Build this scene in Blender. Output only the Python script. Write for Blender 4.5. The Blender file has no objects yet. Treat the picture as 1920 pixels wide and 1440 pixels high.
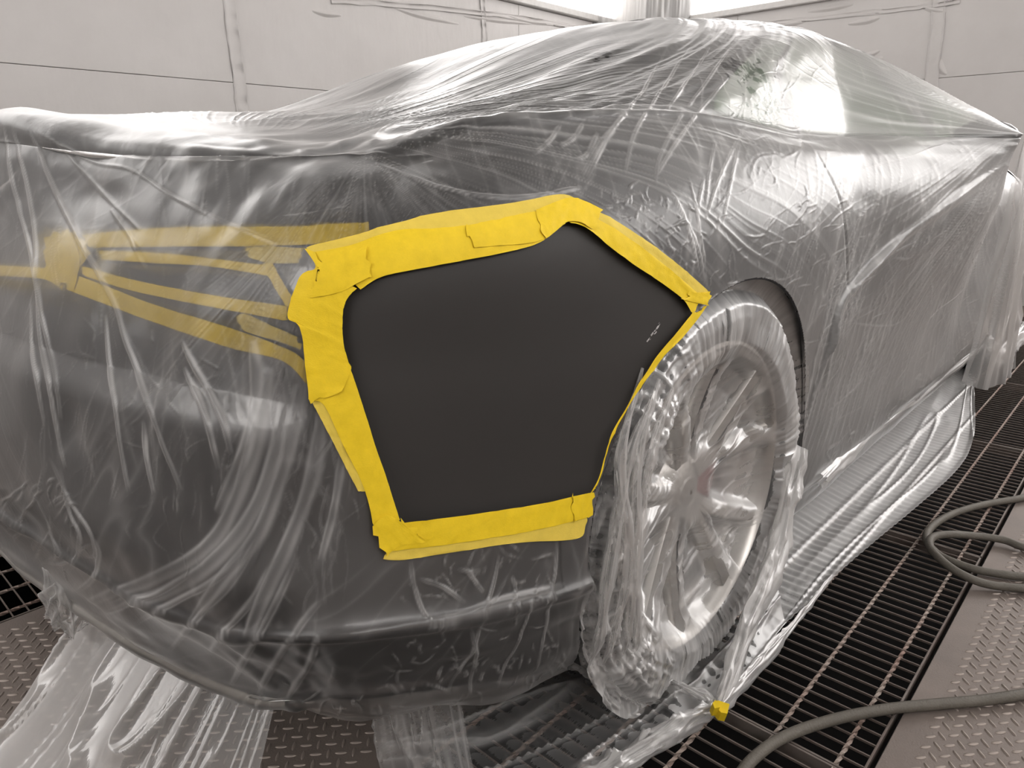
import bpy, bmesh, math, random
import numpy as np
from mathutils import Vector, Matrix
from mathutils.bvhtree import BVHTree

random.seed(7); rng = np.random.default_rng(7)
scene = bpy.context.scene
col = scene.collection

# ------------------------------------------------------------------ camera
# world axes: +x = towards the car's nose, +y = car's left, +z = up, origin on the floor under the right-rear axle line
F_PX = 1331.0
CAM = np.array([-1.094, -1.461, 0.922])
M = np.array([[0.67697073, -0.21667291, 0.70339426],
              [-0.73595978, -0.18812183, 0.65036403],
              [-0.00859246, -0.9579473, -0.28681552]])     # columns: right, down, forward in world
cam_data = bpy.data.cameras.new('camera')
cam_data.sensor_width = 36.0
cam_data.lens = F_PX / 1920 * 36.0
cam_data.clip_start = 0.02
cam = bpy.data.objects.new('camera', cam_data)
col.objects.link(cam)
R_ = Matrix(((M[0, 0], -M[0, 1], -M[0, 2]), (M[1, 0], -M[1, 1], -M[1, 2]), (M[2, 0], -M[2, 1], -M[2, 2])))
cam.matrix_world = Matrix.Translation(Vector(CAM)) @ R_.to_4x4()
scene.camera = cam

# ------------------------------------------------------------------ world and exposure
world = bpy.data.worlds.new('world'); scene.world = world
world.use_nodes = True
world.node_tree.nodes['Background'].inputs[0].default_value = (0.5, 0.5, 0.5, 1)
world.node_tree.nodes['Background'].inputs[1].default_value = 0.0
scene.view_settings.view_transform = 'Standard'
scene.view_settings.look = 'None'
scene.view_settings.gamma = 1.0
scene.view_settings.use_curve_mapping = False
scene.view_settings.exposure = 0.14
scene.cycles.use_denoising = True
scene.cycles.transparent_max_bounces = 9
scene.cycles.use_adaptive_sampling = True
scene.cycles.adaptive_threshold = .035
scene.cycles.max_bounces = 5
scene.cycles.diffuse_bounces = 2
scene.cycles.glossy_bounces = 2
scene.cycles.transmission_bounces = 3
scene.cycles.caustics_reflective = False
scene.cycles.caustics_refractive = False
scene.cycles.sample_clamp_indirect = 4.0
LAMP = dict(ceiling=1.2, left=3.6, right=4.6, front=5.0, rear=3.6)      # emission strength of each bank of booth lamps, seen and added


# ------------------------------------------------------------------ small maths
def ray_dir(px, py):
    return M @ np.array([px - 960.0, py - 720.0, F_PX])

def on_plane(px, py, ax, val):
    r = ray_dir(px, py)
    return CAM + r * ((val - CAM[ax]) / r[ax])

def sstep(a, b, x):
    t = np.clip((x - a) / (b - a), 0, 1)
    return t * t * (3 - 2 * t)

def _hash(i, seed):
    x = (i.astype(np.int64) * 374761393 + seed * 668265263) & 0x7fffffff
    x = ((x ^ (x >> 13)) * 1274126177) & 0x7fffffff
    return ((x ^ (x >> 16)) & 0xffff) / 65535.0

def noise1(x, seed=0):
    i = np.floor(x); f = x - i; i = i.astype(np.int64)
    u = f * f * (3 - 2 * f)
    return _hash(i, seed) * (1 - u) + _hash(i + 1, seed) * u

def noise2(x, y, seed=0):
    i = np.floor(x); j = np.floor(y); f = x - i; g = y - j
    i = i.astype(np.int64); j = j.astype(np.int64)
    u = f * f * (3 - 2 * f); v = g * g * (3 - 2 * g)
    h = lambda a, b: _hash(a * 7919 + b * 104729, seed)
    return (h(i, j) * (1 - u) + h(i + 1, j) * u) * (1 - v) + (h(i, j + 1) * (1 - u) + h(i + 1, j + 1) * u) * v

def catmull(P, t):
    """P (n,...) control values with ghost ends already added at both sides, t in [0, n-3]"""
    t = np.clip(t, 0, P.shape[0] - 3 - 1e-9)
    i = np.floor(t).astype(int); f = (t - i)
    sh = (-1,) + (1,) * (P.ndim - 1)
    f = f.reshape(sh)
    a, b, c, d = P[i], P[i + 1], P[i + 2], P[i + 3]
    return 0.5 * (2 * b + (c - a) * f + (2 * a - 5 * b + 4 * c - d) * f ** 2 + (3 * b - a - 3 * c + d) * f ** 3)

def ghost(P):
    return np.concatenate([2 * P[:1] - P[1:2], P, 2 * P[-1:] - P[-2:-1]])

def resample(pts, n):
    pts = np.asarray(pts, float)
    d = np.r_[0, np.cumsum(np.linalg.norm(np.diff(pts, axis=0), axis=1))]
    q = np.linspace(0, d[-1], n)
    return np.stack([np.interp(q, d, pts[:, k]) for k in range(pts.shape[1])], 1)

def smooth_curve(pts, n):
    P = np.asarray(pts, float)
    return catmull(ghost(P), np.linspace(0, len(P) - 1, n))


# ------------------------------------------------------------------ object helpers
def tag(o, label=None, cat=None, group=None, kind=None):
    if label: o['label'] = label
    if cat: o['category'] = cat
    if group: o['group'] = group
    if kind: o['kind'] = kind
    return o

def empty(name, loc=(0, 0, 0)):
    o = bpy.data.objects.new(name, None)
    o.location = loc; o.empty_display_size = 0.1
    col.objects.link(o)
    return o

def link(name, me, mat=None, parent=None):
    if mat is not None and len(me.materials) == 0:
        me.materials.append(mat)
    o = bpy.data.objects.new(name, me)
    col.objects.link(o)
    if parent is not None:
        o.parent = parent
        o.matrix_parent_inverse = Matrix.Translation(-Vector(parent.location)) if parent.type == 'EMPTY' else Matrix.Identity(4)
    return o

def mesh_np(name, V, Q, smooth=True, attrs=None):
    """fast mesh from numpy quads (or tris)"""
    V = np.ascontiguousarray(V, np.float32); Q = np.ascontiguousarray(Q, np.int32)
    me = bpy.data.meshes.new(name)
    k = Q.shape[1]
    me.vertices.add(len(V)); me.vertices.foreach_set('co', V.ravel())
    me.loops.add(Q.size); me.loops.foreach_set('vertex_index', Q.ravel())
    me.polygons.add(len(Q))
    me.polygons.foreach_set('loop_start', np.arange(0, Q.size, k, dtype=np.int32))
    me.polygons.foreach_set('use_smooth', np.full(len(Q), smooth, bool))
    if attrs:
        for n, a in attrs.items():
            at = me.attributes.new(n, 'FLOAT', 'POINT')
            at.data.foreach_set('value', np.ascontiguousarray(a, np.float32).ravel())
    me.update(calc_edges=True); me.validate()
    return me

def grid_quads(nr, nc, keep=None, flip=False):
    a = np.arange(nr * nc).reshape(nr, nc)
    Q = np.stack([a[:-1, :-1], a[:-1, 1:], a[1:, 1:], a[1:, :-1]], -1)
    if keep is not None:
        Q = Q[keep]
    Q = Q.reshape(-1, 4)
    return Q[:, ::-1] if flip else Q

def compact(V, Q, *arrs):
    used = np.unique(Q)
    m = np.full(len(V), -1, np.int64); m[used] = np.arange(len(used))
    return (V[used], m[Q]) + tuple(a[used] for a in arrs)

class MB:
    """collects boxes, bars, tubes and lathes into one bmesh"""
    def __init__(self): self.bm = bmesh.new()
    def box(self, x0, x1, y0, y1, z0, z1, bev=0.0):
        r = bmesh.ops.create_cube(self.bm, size=1)
        vs = r['verts']
        for v in vs:
            v.co = Vector((x0 + (v.co.x + .5) * (x1 - x0), y0 + (v.co.y + .5) * (y1 - y0), z0 + (v.co.z + .5) * (z1 - z0)))
        if bev > 0:
            es = list({e for v in vs for e in v.link_edges})
            bmesh.ops.bevel(self.bm, geom=es, offset=bev, segments=1, affect='EDGES', profile=.5)
        return self
    def tube(self, pts, r, n=10, caps=True):
        pts = [Vector(p) for p in pts]
        rs = r if hasattr(r, '__len__') else [r] * len(pts)
        rings = []
        T0 = (pts[1] - pts[0]).normalized()
        nrm = T0.orthogonal().normalized()
        for i, p in enumerate(pts):
            T = (pts[min(i + 1, len(pts) - 1)] - pts[max(i - 1, 0)]).normalized()
            nrm = (nrm - T * nrm.dot(T)).normalized(); b = T.cross(nrm)
            rings.append([self.bm.verts.new(p + (nrm * math.cos(a) + b * math.sin(a)) * rs[i]) for a in [2 * math.pi * k / n for k in range(n)]])
        for A, B in zip(rings, rings[1:]):
            for k in range(n):
                self.bm.faces.new((A[k], A[(k + 1) % n], B[(k + 1) % n], B[k]))
        if caps:
            self.bm.faces.new(rings[0][::-1]); self.bm.faces.new(rings[-1])
        return self
    def lathe_y(self, prof, n=64, c=(0, 0, 0)):
        """prof of (r, y) turned round the y axis through c"""
        rings = []
        for r, y in prof:
            rings.append([self.bm.verts.new((c[0] + r * math.cos(a), c[1] + y, c[2] + r * math.sin(a))) for a in [2 * math.pi * k / n for k in range(n)]])
        for A, B in zip(rings, rings[1:]):
            for k in range(n):
                self.bm.faces.new((A[k], A[(k + 1) % n], B[(k + 1) % n], B[k]))
        return self
    def mesh(self, name, smooth=False, angle=None):
        bmesh.ops.recalc_face_normals(self.bm, faces=self.bm.faces)
        me = bpy.data.meshes.new(name)
        self.bm.to_mesh(me); self.bm.free()
        if smooth:
            me.polygons.foreach_set('use_smooth', np.ones(len(me.polygons), bool))
            if angle: me.set_sharp_from_angle(angle=math.radians(angle))
        return me
    def build(self, name, mat, parent=None, smooth=False, angle=None):
        return link(name, self.mesh(name, smooth, angle), mat, parent)


# ------------------------------------------------------------------ materials
def new_mat(name):
    m = bpy.data.materials.new(name); m.use_nodes = True
    nt = m.node_tree
    for n in list(nt.nodes): nt.nodes.remove(n)
    out = nt.nodes.new('ShaderNodeOutputMaterial')
    return m, nt, out

def N(nt, typ, **kw):
    n = nt.nodes.new(typ)
    for k, v in kw.items():
        if k in n.inputs: n.inputs[k].default_value = v
        else: setattr(n, k, v)
    return n

def noise_node(nt, scale, detail=3.0, rough=.55, vec=None, distortion=0.0):
    n = nt.nodes.new('ShaderNodeTexNoise')
    n.inputs['Scale'].default_value = scale; n.inputs['Detail'].default_value = detail
    n.inputs['Roughness'].default_value = rough; n.inputs['Distortion'].default_value = distortion
    if vec is not None: nt.links.new(vec, n.inputs['Vector'])
    return n

def mapping(nt, scale=(1, 1, 1), rot=(0, 0, 0), src='Object'):
    tc = nt.nodes.new('ShaderNodeTexCoord'); mp = nt.nodes.new('ShaderNodeMapping')
    mp.inputs['Scale'].default_value = scale; mp.inputs['Rotation'].default_value = rot
    nt.links.new(tc.outputs[src], mp.inputs['Vector'])
    return mp.outputs[0]

def ramp(nt, fac, stops):
    r = nt.nodes.new('ShaderNodeValToRGB')
    el = r.color_ramp.elements
    while len(el) < len(stops): el.new(0.5)
    for e, (p, c) in zip(el, stops):
        e.position = p; e.color = (*c, 1) if len(c) == 3 else c
    nt.links.new(fac, r.inputs['Fac'])
    return r.outputs['Color']

def bump(nt, height, strength=.3, dist=.01, normal=None):
    b = nt.nodes.new('ShaderNodeBump')
    b.inputs['Strength'].default_value = strength; b.inputs['Distance'].default_value = dist
    nt.links.new(height, b.inputs['Height'])
    if normal is not None: nt.links.new(normal, b.inputs['Normal'])
    return b.outputs['Normal']

def math_node(nt, op, a, b=None, clamp=False):
    n = nt.nodes.new('ShaderNodeMath'); n.operation = op; n.use_clamp = clamp
    for k, v in enumerate((a, b)):
        if v is None: continue
        if isinstance(v, (int, float)): n.inputs[k].default_value = v
        else: nt.links.new(v, n.inputs[k])
    return n.outputs[0]

def simple(name, c1, c2=None, rough=.5, metallic=0.0, nscale=20, stretch=(1, 1, 1), bump_s=0.0, bump_scale=200, spec=.5, coat=0.0, rough_var=0.0):
    m, nt, out = new_mat(name)
    p = N(nt, 'ShaderNodeBsdfPrincipled', Roughness=rough, Metallic=metallic)
    p.inputs['Specular IOR Level'].default_value = spec
    p.inputs['Coat Weight'].default_value = coat
    vec = mapping(nt, stretch)
    n = noise_node(nt, nscale, 5, .6, vec)
    c2 = c2 or tuple(x * .85 for x in c1)
    nt.links.new(ramp(nt, n.outputs['Fac'], [(.3, c2), (.7, c1)]), p.inputs['Base Color'])
    if rough_var:
        mr = N(nt, 'ShaderNodeMapRange'); mr.inputs[3].default_value = rough - rough_var; mr.inputs[4].default_value = rough + rough_var
        nt.links.new(n.outputs['Fac'], mr.inputs[0]); nt.links.new(mr.outputs[0], p.inputs['Roughness'])
    if bump_s:
        b = noise_node(nt, bump_scale, 3, .5, vec)
        nt.links.new(bump(nt, b.outputs['Fac'], bump_s, .002), p.inputs['Normal'])
    nt.links.new(p.outputs[0], out.inputs[0])
    return m

MAT = {}
MAT['paint'] = simple('grey_car_paint', (.12, .116, .116), (.105, .102, .102), rough=.34, metallic=.5, nscale=400, coat=1.0, spec=.5)
MAT['primer'] = simple('black_primer', (.037, .034, .032), (.033, .0305, .029), rough=.56, nscale=2.2, bump_s=.05, bump_scale=900, spec=.38)
MAT['plastic'] = simple('black_plastic', (.022, .022, .023), rough=.5, nscale=60, bump_s=.05)
MAT['lens'] = simple('dark_lamp_lens', (.05, .047, .047), (.04, .036, .036), rough=.12, nscale=8, coat=.8)
MAT['chrome'] = simple('satin_trim', (.62, .6, .57), rough=.28, metallic=1, nscale=40)
MAT['rubber'] = simple('tyre_rubber', (.02, .02, .02), (.014, .014, .014), rough=.75, nscale=30, bump_s=.15)
MAT['rim'] = simple('silver_alloy', (.62, .6, .57), (.56, .54, .52), rough=.3, metallic=.85, nscale=30)
MAT['disc'] = simple('brake_disc', (.3, .3, .3), rough=.4, metallic=.9, nscale=60, stretch=(1, 1, 1))
MAT['caliper'] = simple('red_caliper', (.2, .012, .018), rough=.4, nscale=30)
MAT['lip'] = simple('pale_lip', (.50, .47, .42), (.44, .41, .37), rough=.35, nscale=20)
MAT['dark'] = simple('underbody', (.012, .012, .012), rough=.85, nscale=10)
MAT['plate'] = simple('tread_plate_steel', (.235, .195, .172), (.175, .145, .128), rough=.5, metallic=.25, nscale=7, bump_s=.25, bump_scale=320, rough_var=.08, spec=.4)
MAT['bar'] = simple('grating_steel', (.21, .185, .165), (.12, .085, .07), rough=.5, metallic=.3, nscale=6, bump_s=.2, bump_scale=250)
MAT['lug'] = simple('worn_tread_lug', (.36, .31, .275), (.28, .235, .205), rough=.42, metallic=.3, nscale=40)
MAT['rod'] = simple('grating_rod', (.36, .32, .28), (.24, .15, .12), rough=.5, metallic=.3, nscale=5, bump_s=.2, bump_scale=250)
MAT['pit'] = simple('dark_pit', (.006, .005, .005), rough=.9, nscale=4)
MAT['hose'] = simple('grey_rubber_hose', (.155, .14, .118), (.12, .108, .09), rough=.55, nscale=25, bump_s=.5, bump_scale=260, spec=.35)
MAT['frame'] = simple('white_lamp_frame', (.7, .68, .66), rough=.45, nscale=20)
MAT['ceil'] = simple('ceiling_white', (.42, .41, .40), (.38, .37, .36), rough=.8, nscale=3)

def glass_mat():
    m, nt, out = new_mat('tinted_glass')
    tr = N(nt, 'ShaderNodeBsdfTransparent', Color=(.80, .90, .82, 1))
    gl = N(nt, 'ShaderNodeBsdfGlossy', Color=(1, 1, 1, 1), Roughness=.06)
    nz = noise_node(nt, 3, 2, .5, mapping(nt))
    fr = N(nt, 'ShaderNodeFresnel', IOR=1.5)
    f2 = math_node(nt, 'MULTIPLY_ADD', nz.outputs['Fac'], .02); 
    mx = nt.nodes.new('ShaderNodeMixShader')
    nt.links.new(fr.outputs[0], mx.inputs[0]); nt.links.new(tr.outputs[0], mx.inputs[1]); nt.links.new(gl.outputs[0], mx.inputs[2])
    nt.links.new(mx.outputs[0], out.inputs[0])
    return m
MAT['glass'] = glass_mat()
MAT['paper'] = simple('pale_green_masked_glass', (.27, .37, .25), (.23, .32, .21), rough=.3, nscale=6, coat=.5)

def film_mat(name, base_alpha=.26, graze=.55, streak=(1, 1, 1), rot=(0, 0, 0), bumpy=.3, gloss=1.0, tint=(.93, .915, .90), rough=.3):
    """thin milky polythene: part clear, part scattering, glossy on top; film_layers = extra layers where the sheet is pleated"""
    m, nt, out = new_mat(name)
    L = nt.links.new
    dens = nt.nodes.new('ShaderNodeAttribute'); dens.attribute_name = 'film_layers'
    fine = noise_node(nt, 60, 2, .6, mapping(nt, streak, rot))
    nrm = bump(nt, fine.outputs['Fac'], bumpy, .003)
    df = N(nt, 'ShaderNodeBsdfDiffuse', Color=(*tint, 1)); L(nrm, df.inputs['Normal'])
    tl = N(nt, 'ShaderNodeBsdfTranslucent', Color=(*tint, 1)); L(nrm, tl.inputs['Normal'])
    ms = nt.nodes.new('ShaderNodeMixShader'); ms.inputs[0].default_value = .35
    L(df.outputs[0], ms.inputs[1]); L(tl.outputs[0], ms.inputs[2])
    tr = N(nt, 'ShaderNodeBsdfTransparent', Color=(.97, .965, .96, 1))
    if name == 'masking_film':
        rf = N(nt, 'ShaderNodeBsdfRefraction', Color=(.97, .965, .96, 1), Roughness=.42, IOR=1.12)
        mtr = nt.nodes.new('ShaderNodeMixShader'); mtr.inputs[0].default_value = .26
        L(tr.outputs[0], mtr.inputs[1]); L(rf.outputs[0], mtr.inputs[2]); tr = mtr
    lw = N(nt, 'ShaderNodeLayerWeight', Blend=.5)
    fac = math_node(nt, 'POWER', lw.outputs['Facing'], 3.0)
    a = math_node(nt, 'ADD', math_node(nt, 'MULTIPLY', fac, graze), base_alpha)
    a = math_node(nt, 'ADD', a, math_node(nt, 'MULTIPLY', dens.outputs['Fac'], .6), True)
    a = math_node(nt, 'MINIMUM', a, .95)
    mt = nt.nodes.new('ShaderNodeMixShader'); L(a, mt.inputs[0]); L(tr.outputs[0], mt.inputs[1]); L(ms.outputs[0], mt.inputs[2])
    gl = N(nt, 'ShaderNodeBsdfGlossy', Color=(1, 1, 1, 1), Roughness=rough); L(nrm, gl.inputs['Normal'])
    fr = N(nt, 'ShaderNodeFresnel', IOR=1.5); L(nrm, fr.inputs['Normal'])
    mg = nt.nodes.new('ShaderNodeMixShader'); L(math_node(nt, 'MULTIPLY', fr.outputs[0], gloss, True), mg.inputs[0])
    L(mt.outputs[0], mg.inputs[1]); L(gl.outputs[0], mg.inputs[2])
    L(mg.outputs[0], out.inputs[0])
    return m
MAT['film'] = film_mat('masking_film', .05, .32, (1.0, 1.0, .45), (0, .55, 0), .15, 1.0)
MAT['film_wheel'] = film_mat('masking_film_crumpled', .06, .45, (1.6, 1.6, 1.6), (0, .3, 0), .12, .4, rough=.42)
MAT['film_floor'] = film_mat('masking_film_floor', .10, .45, (.6, 2.2, 1.5), (0, 0, .3), .15, .4, rough=.45)

def tape_mat(name, colr, alpha):
    m, nt, out = new_mat(name)
    L = nt.links.new
    p = N(nt, 'ShaderNodeBsdfPrincipled', Roughness=.62)
    p.inputs['Specular IOR Level'].default_value = .3
    n = noise_node(nt, 45, 5, .7, mapping(nt))
    L(ramp(nt, n.outputs['Fac'], [(.25, tuple(c * .86 for c in colr)), (.75, colr)]), p.inputs['Base Color'])
    b = noise_node(nt, 500, 2, .6, mapping(nt, (1, 1, 3)))
    w = noise_node(nt, 30, 2, .5, mapping(nt, (1, 1, 1)))
    nm = bump(nt, b.outputs['Fac'], .25, .001); nm = bump(nt, w.outputs['Fac'], .25, .004, nm)
    L(nm, p.inputs['Normal'])
    tr = N(nt, 'ShaderNodeBsdfTransparent', Color=(1, .86, .35, 1))
    mx = nt.nodes.new('ShaderNodeMixShader'); mx.inputs[0].default_value = alpha
    L(tr.outputs[0], mx.inputs[1]); L(p.outputs[0], mx.inputs[2]); L(mx.outputs[0], out.inputs[0])
    return m
MAT['tape'] = tape_mat('yellow_masking_tape', (1.0, .70, .022), .985)
MAT['tape_thin'] = tape_mat('yellow_masking_tape_single', (1.0, .74, .11), .88)

def emit_mat(name, strength, colr=(1, .962, .938)):
    m, nt, out = new_mat(name)
    e = N(nt, 'ShaderNodeEmission', Color=(*colr, 1), Strength=strength)
    n = noise_node(nt, 2, 1, .5, mapping(nt))
    s = math_node(nt, 'MULTIPLY_ADD', n.outputs['Fac'], .02)
    nt.links.new(e.outputs[0], out.inputs[0])
    return m

def wall_mat():
    m, nt, out = new_mat('wall_film_grey')
    L = nt.links.new
    p = N(nt, 'ShaderNodeBsdfPrincipled', Roughness=.42)
    n = noise_node(nt, 1.6, 6, .62, mapping(nt))
    L(ramp(nt, n.outputs['Fac'], [(.3, (.56, .535, .52)), (.7, (.63, .605, .59))]), p.inputs['Base Color'])
    b1 = noise_node(nt, 3.0, 4, .6, mapping(nt, (1, 1, .35)))
    b2 = noise_node(nt, 70, 3, .6, mapping(nt))
    nm = bump(nt, b2.outputs['Fac'], .1, .004); nm = bump(nt, b1.outputs['Fac'], .18, .05, nm)
    L(nm, p.inputs['Normal']); L(p.outputs[0], out.inputs[0])
    return m
MAT['wall'] = wall_mat()
# ------------------------------------------------------------------ the booth
WY, WX, WR, WB, WZ = 2.5, 4.85, -3.7, -3.6, 3.3      # left wall y, front end wall x, right wall y, rear wall x, ceiling z

def struct(name):
    o = empty(name); o['kind'] = 'structure'; return o

def panel_wall(name, axis, pos, a_cuts, z_cuts, thick, mat, holes=()):
    """wall of separate sheet panels with open joints; axis 'y' = wall plane at y=pos running along x"""
    root = struct(name)
    back = MB()
    s = 1 if thick > 0 else -1
    if axis == 'y': back.box(a_cuts[0], a_cuts[-1], *sorted((pos + thick * .5, pos + thick)), z_cuts[0], z_cuts[-1])
    else: back.box(*sorted((pos + thick * .5, pos + thick)), a_cuts[0], a_cuts[-1], z_cuts[0], z_cuts[-1])
    back.build('backing', mat, root)
    g = .0012
    for a0, a1 in zip(a_cuts, a_cuts[1:]):
        for z0, z1 in zip(z_cuts, z_cuts[1:]):
            b = MB()
            lo, hi = sorted((pos, pos + thick * .45))
            if axis == 'y': b.box(a0 + g, a1 - g, lo, hi, z0 + g, z1 - g, .002)
            else: b.box(lo, hi, a0 + g, a1 - g, z0 + g, z1 - g, .002)
            b.build('wall_panel', mat, root)
    return root

xs = on_plane(432, 100, 1, WY)[0]; xs2 = on_plane(906, 60, 1, WY)[0]
zs = on_plane(300, 143, 1, WY)[2]
wl = panel_wall('wall_left', 'y', WY, [WB, -1.3, xs, xs2, 3.3, WX], [0, zs, 2.12, WZ], .06, MAT['wall'])
ye = on_plane(1752, 140, 0, WX)[1]; ze = on_plane(1840, 140, 0, WX)[2]
wf = panel_wall('wall_front', 'x', WX, [WR, -1.6, ye, 1.5, WY], [0, ze, 2.2, WZ], .06, MAT['wall'])
wr = panel_wall('wall_right', 'y', WR, [WB, -1.2, 1.0, 3.0, WX], [0, 1.5, WZ], -.06, MAT['wall'])
wb = panel_wall('wall_rear', 'x', WB, [WR, -.6, 1.0, WY], [0, 1.5, WZ], -.06, MAT['wall'])
MB().box(WB, WX, WR, WY, WZ, WZ + .05).build('ceiling', MAT['ceil'])['kind'] = 'structure'

def seam_strip(parent, axis, pos, pts, w, name='film_overlap'):
    """proud strip of wall film with slightly uneven edges; pts (a, z) pairs in the wall plane"""
    P = smooth_curve(pts, 60)
    T = np.gradient(P, axis=0); T /= np.linalg.norm(T, axis=1)[:, None]
    Nn = np.stack([-T[:, 1], T[:, 0]], 1)
    q = np.linspace(0, 14, 60)
    offs = [-.5, -.42, -.34, .34, .42, .5]; hs = [.001, .008, .004, .004, .009, .001]
    V = []
    for o, h in zip(offs, hs):
        jit = (noise1(q * 1.3, int(abs(o) * 100)) - .5) * .012
        A = P + Nn * (o * w + jit)[:, None]
        d = pos - np.sign(pos) * (h + .003 * noise1(q * 2, 5))
        V.append(np.stack([A[:, 0], d, A[:, 1]], 1) if axis == 'y' else np.stack([d, A[:, 0], A[:, 1]], 1))
    V = np.stack(V, 0)
    return link(name, mesh_np(name, V.reshape(-1, 3), grid_quads(6, 60)), MAT['wall'], parent)

def wpt(px, py, ax, pos):
    p = on_plane(px, py, ax, pos)
    return (p[0] if ax == 1 else p[1], p[2])

seam_strip(wl, 'y', WY, [wpt(x, y, 1, WY) for x, y in ((428, -30), (436, 60), (449, 160), (458, 240))], .075)
seam_strip(wl, 'y', WY, [wpt(x, y, 1, WY) for x, y in ((902, -30), (906, 40), (910, 110))], .05)
seam_strip(wl, 'y', WY, [wpt(x, y, 1, WY) for x, y in ((620, 0), (780, 12), (960, 32), (1080, 52))], .035)
seam_strip(wf, 'x', WX, [wpt(x, y, 0, WX) for x, y in ((1762, -20), (1757, 60), (1748, 140), (1742, 230))], .085)
seam_strip(wf, 'x', WX, [wpt(x, y, 0, WX) for x, y in ((1310, 62), (1500, 38), (1700, 16), (1800, 3))], .03)

def crease(parent, axis, pos, pts, w=.02, h=.012):
    """small sagging fold in the wall film"""
    P = smooth_curve(pts, 24)
    T = np.gradient(P, axis=0); T /= np.linalg.norm(T, axis=1)[:, None] + 1e-9
    Nn = np.stack([-T[:, 1], T[:, 0]], 1)
    env = np.sin(np.linspace(0, np.pi, 24)) ** .7
    V = []
    for o in np.linspace(-1, 1, 7):
        A = P + Nn * (o * w * (.3 + .7 * env))[:, None]
        d = pos - np.sign(pos) * (.0005 + h * env * math.cos(o * math.pi / 2) ** 2)
        V.append(np.stack([A[:, 0], d, A[:, 1]], 1) if axis == 'y' else np.stack([d, A[:, 0], A[:, 1]], 1))
    V = np.stack(V, 0)
    return link('film_crease', mesh_np('film_crease', V.reshape(-1, 3), grid_quads(7, 24)), MAT['wall'], parent)

for seg in (((585, 20), (610, 26), (640, 29)), ((740, 15), (790, 30), (860, 45)), ((770, 28), (800, 31), (830, 35)), ((870, 30), (930, 38), (1000, 45)), ((940, 25), (990, 40), (1060, 47))):
    crease(wl, 'y', WY, [wpt(x, y, 1, WY) for x, y in seg], .018)
for seg in (((1455, 50), (1480, 45), (1510, 40)), ((1605, 105), (1630, 103), (1650, 95)), ((1590, 45), (1625, 40), (1650, 33)), ((1630, 118), (1645, 114), (1656, 108)),
            ((1725, 10), (1750, 18), (1775, 22)), ((1515, 22), (1560, 15), (1600, 8)), ((1762, 110), (1766, 130), (1775, 140))):
    crease(wf, 'x', WX, [wpt(x, y, 0, WX) for x, y in seg], .022)

# corner post wrapped in crinkled film
def corner_post():
    root = struct('trim_1')
    n, mrow = 120, 140
    a = np.linspace(0, 1, n); z = np.linspace(0, WZ, mrow)
    A, Z = np.meshgrid(a, z)
    x0, y0 = WX - .62, WY; x1, y1 = WX, WY - .62
    X = x0 + (x1 - x0) * A; Y = y0 + (y1 - y0) * A
    bul = .10 * np.sin(np.pi * A)
    wr = (noise2(A * 26, Z * 1.2, 3) - .5) * .03 + (noise2(A * 60, Z * 4, 4) - .5) * .012 + (noise2(A * 9 + Z * 3, Z * 2.5, 9) - .5) * .03
    off = (bul + wr * np.sin(np.pi * A) ** .3)
    V = np.stack([X - off * .707, Y - off * .707, Z], -1).reshape(-1, 3)
    dd = .25 + .5 * noise2(A * 40, Z * 2, 12)
    link('post_film', mesh_np('post_film', V, grid_quads(mrow, n), attrs={'film_layers': dd.ravel()}), MAT['film'], root)
    MB().box(WX - .34, WX - .02, WY - .34, WY - .02, 0, WZ).build('post', MAT['frame'], root)
corner_post()

# lamps: boxes on the upper walls and ceiling, some unseen ones added for light
def booth_lamp(label, axis, pos, a0, a1, z0, z1, strength, tubes=4):
    """axis y/x: wall lamp in plane pos; axis z: ceiling lamp with a = x range, z = y range"""
    root = empty('booth_lamp'); tag(root, label, 'lamp', 'booth lamps')
    e = emit_mat('lamp_glow', strength); eb = emit_mat('lamp_tube_glow', strength * 1.6)
    s = {'y': (-1 if pos > 0 else 1), 'x': (-1 if pos > 0 else 1), 'z': -1}[axis]
    def bx(u0, u1, d0, d1, v0, v1, mat, name, bev=0.0):
        lo, hi = sorted((pos + s * d0, pos + s * d1))
        b = MB()
        if axis == 'y': b.box(u0, u1, lo, hi, v0, v1, bev)
        elif axis == 'x': b.box(lo, hi, u0, u1, v0, v1, bev)
        else: b.box(u0, u1, v0, v1, lo, hi, bev)
        b.build(name, mat, root)
    w = .05
    bx(a0 - w, a1 + w, .0, .045, z0 - w, z0, MAT['frame'], 'frame_rail', .006)
    bx(a0 - w, a1 + w, .0, .045, z1, z1 + w, MAT['frame'], 'frame_rail', .006)
    bx(a0 - w, a0, .0, .045, z0, z1, MAT['frame'], 'frame_stile', .006)
    bx(a1, a1 + w, .0, .045, z0, z1, MAT['frame'], 'frame_stile', .006)
    bx(a0, a1, .004, .010, z0, z1, e, 'diffuser')
    for k in range(tubes):
        v = z0 + (z1 - z0) * (k + .5) / tubes
        lo = pos + s * .026
        b = MB()
        if axis == 'y': b.tube([(a0 + .02, lo, v), (a1 - .02, lo, v)], .014, 8)
        elif axis == 'x': b.tube([(lo, a0 + .02, v), (lo, a1 - .02, v)], .014, 8)
        else: b.tube([(a0 + .02, v, lo), (a1 - .02, v, lo)], .014, 8)
        b.build('tube', eb, root)
    return root

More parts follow.
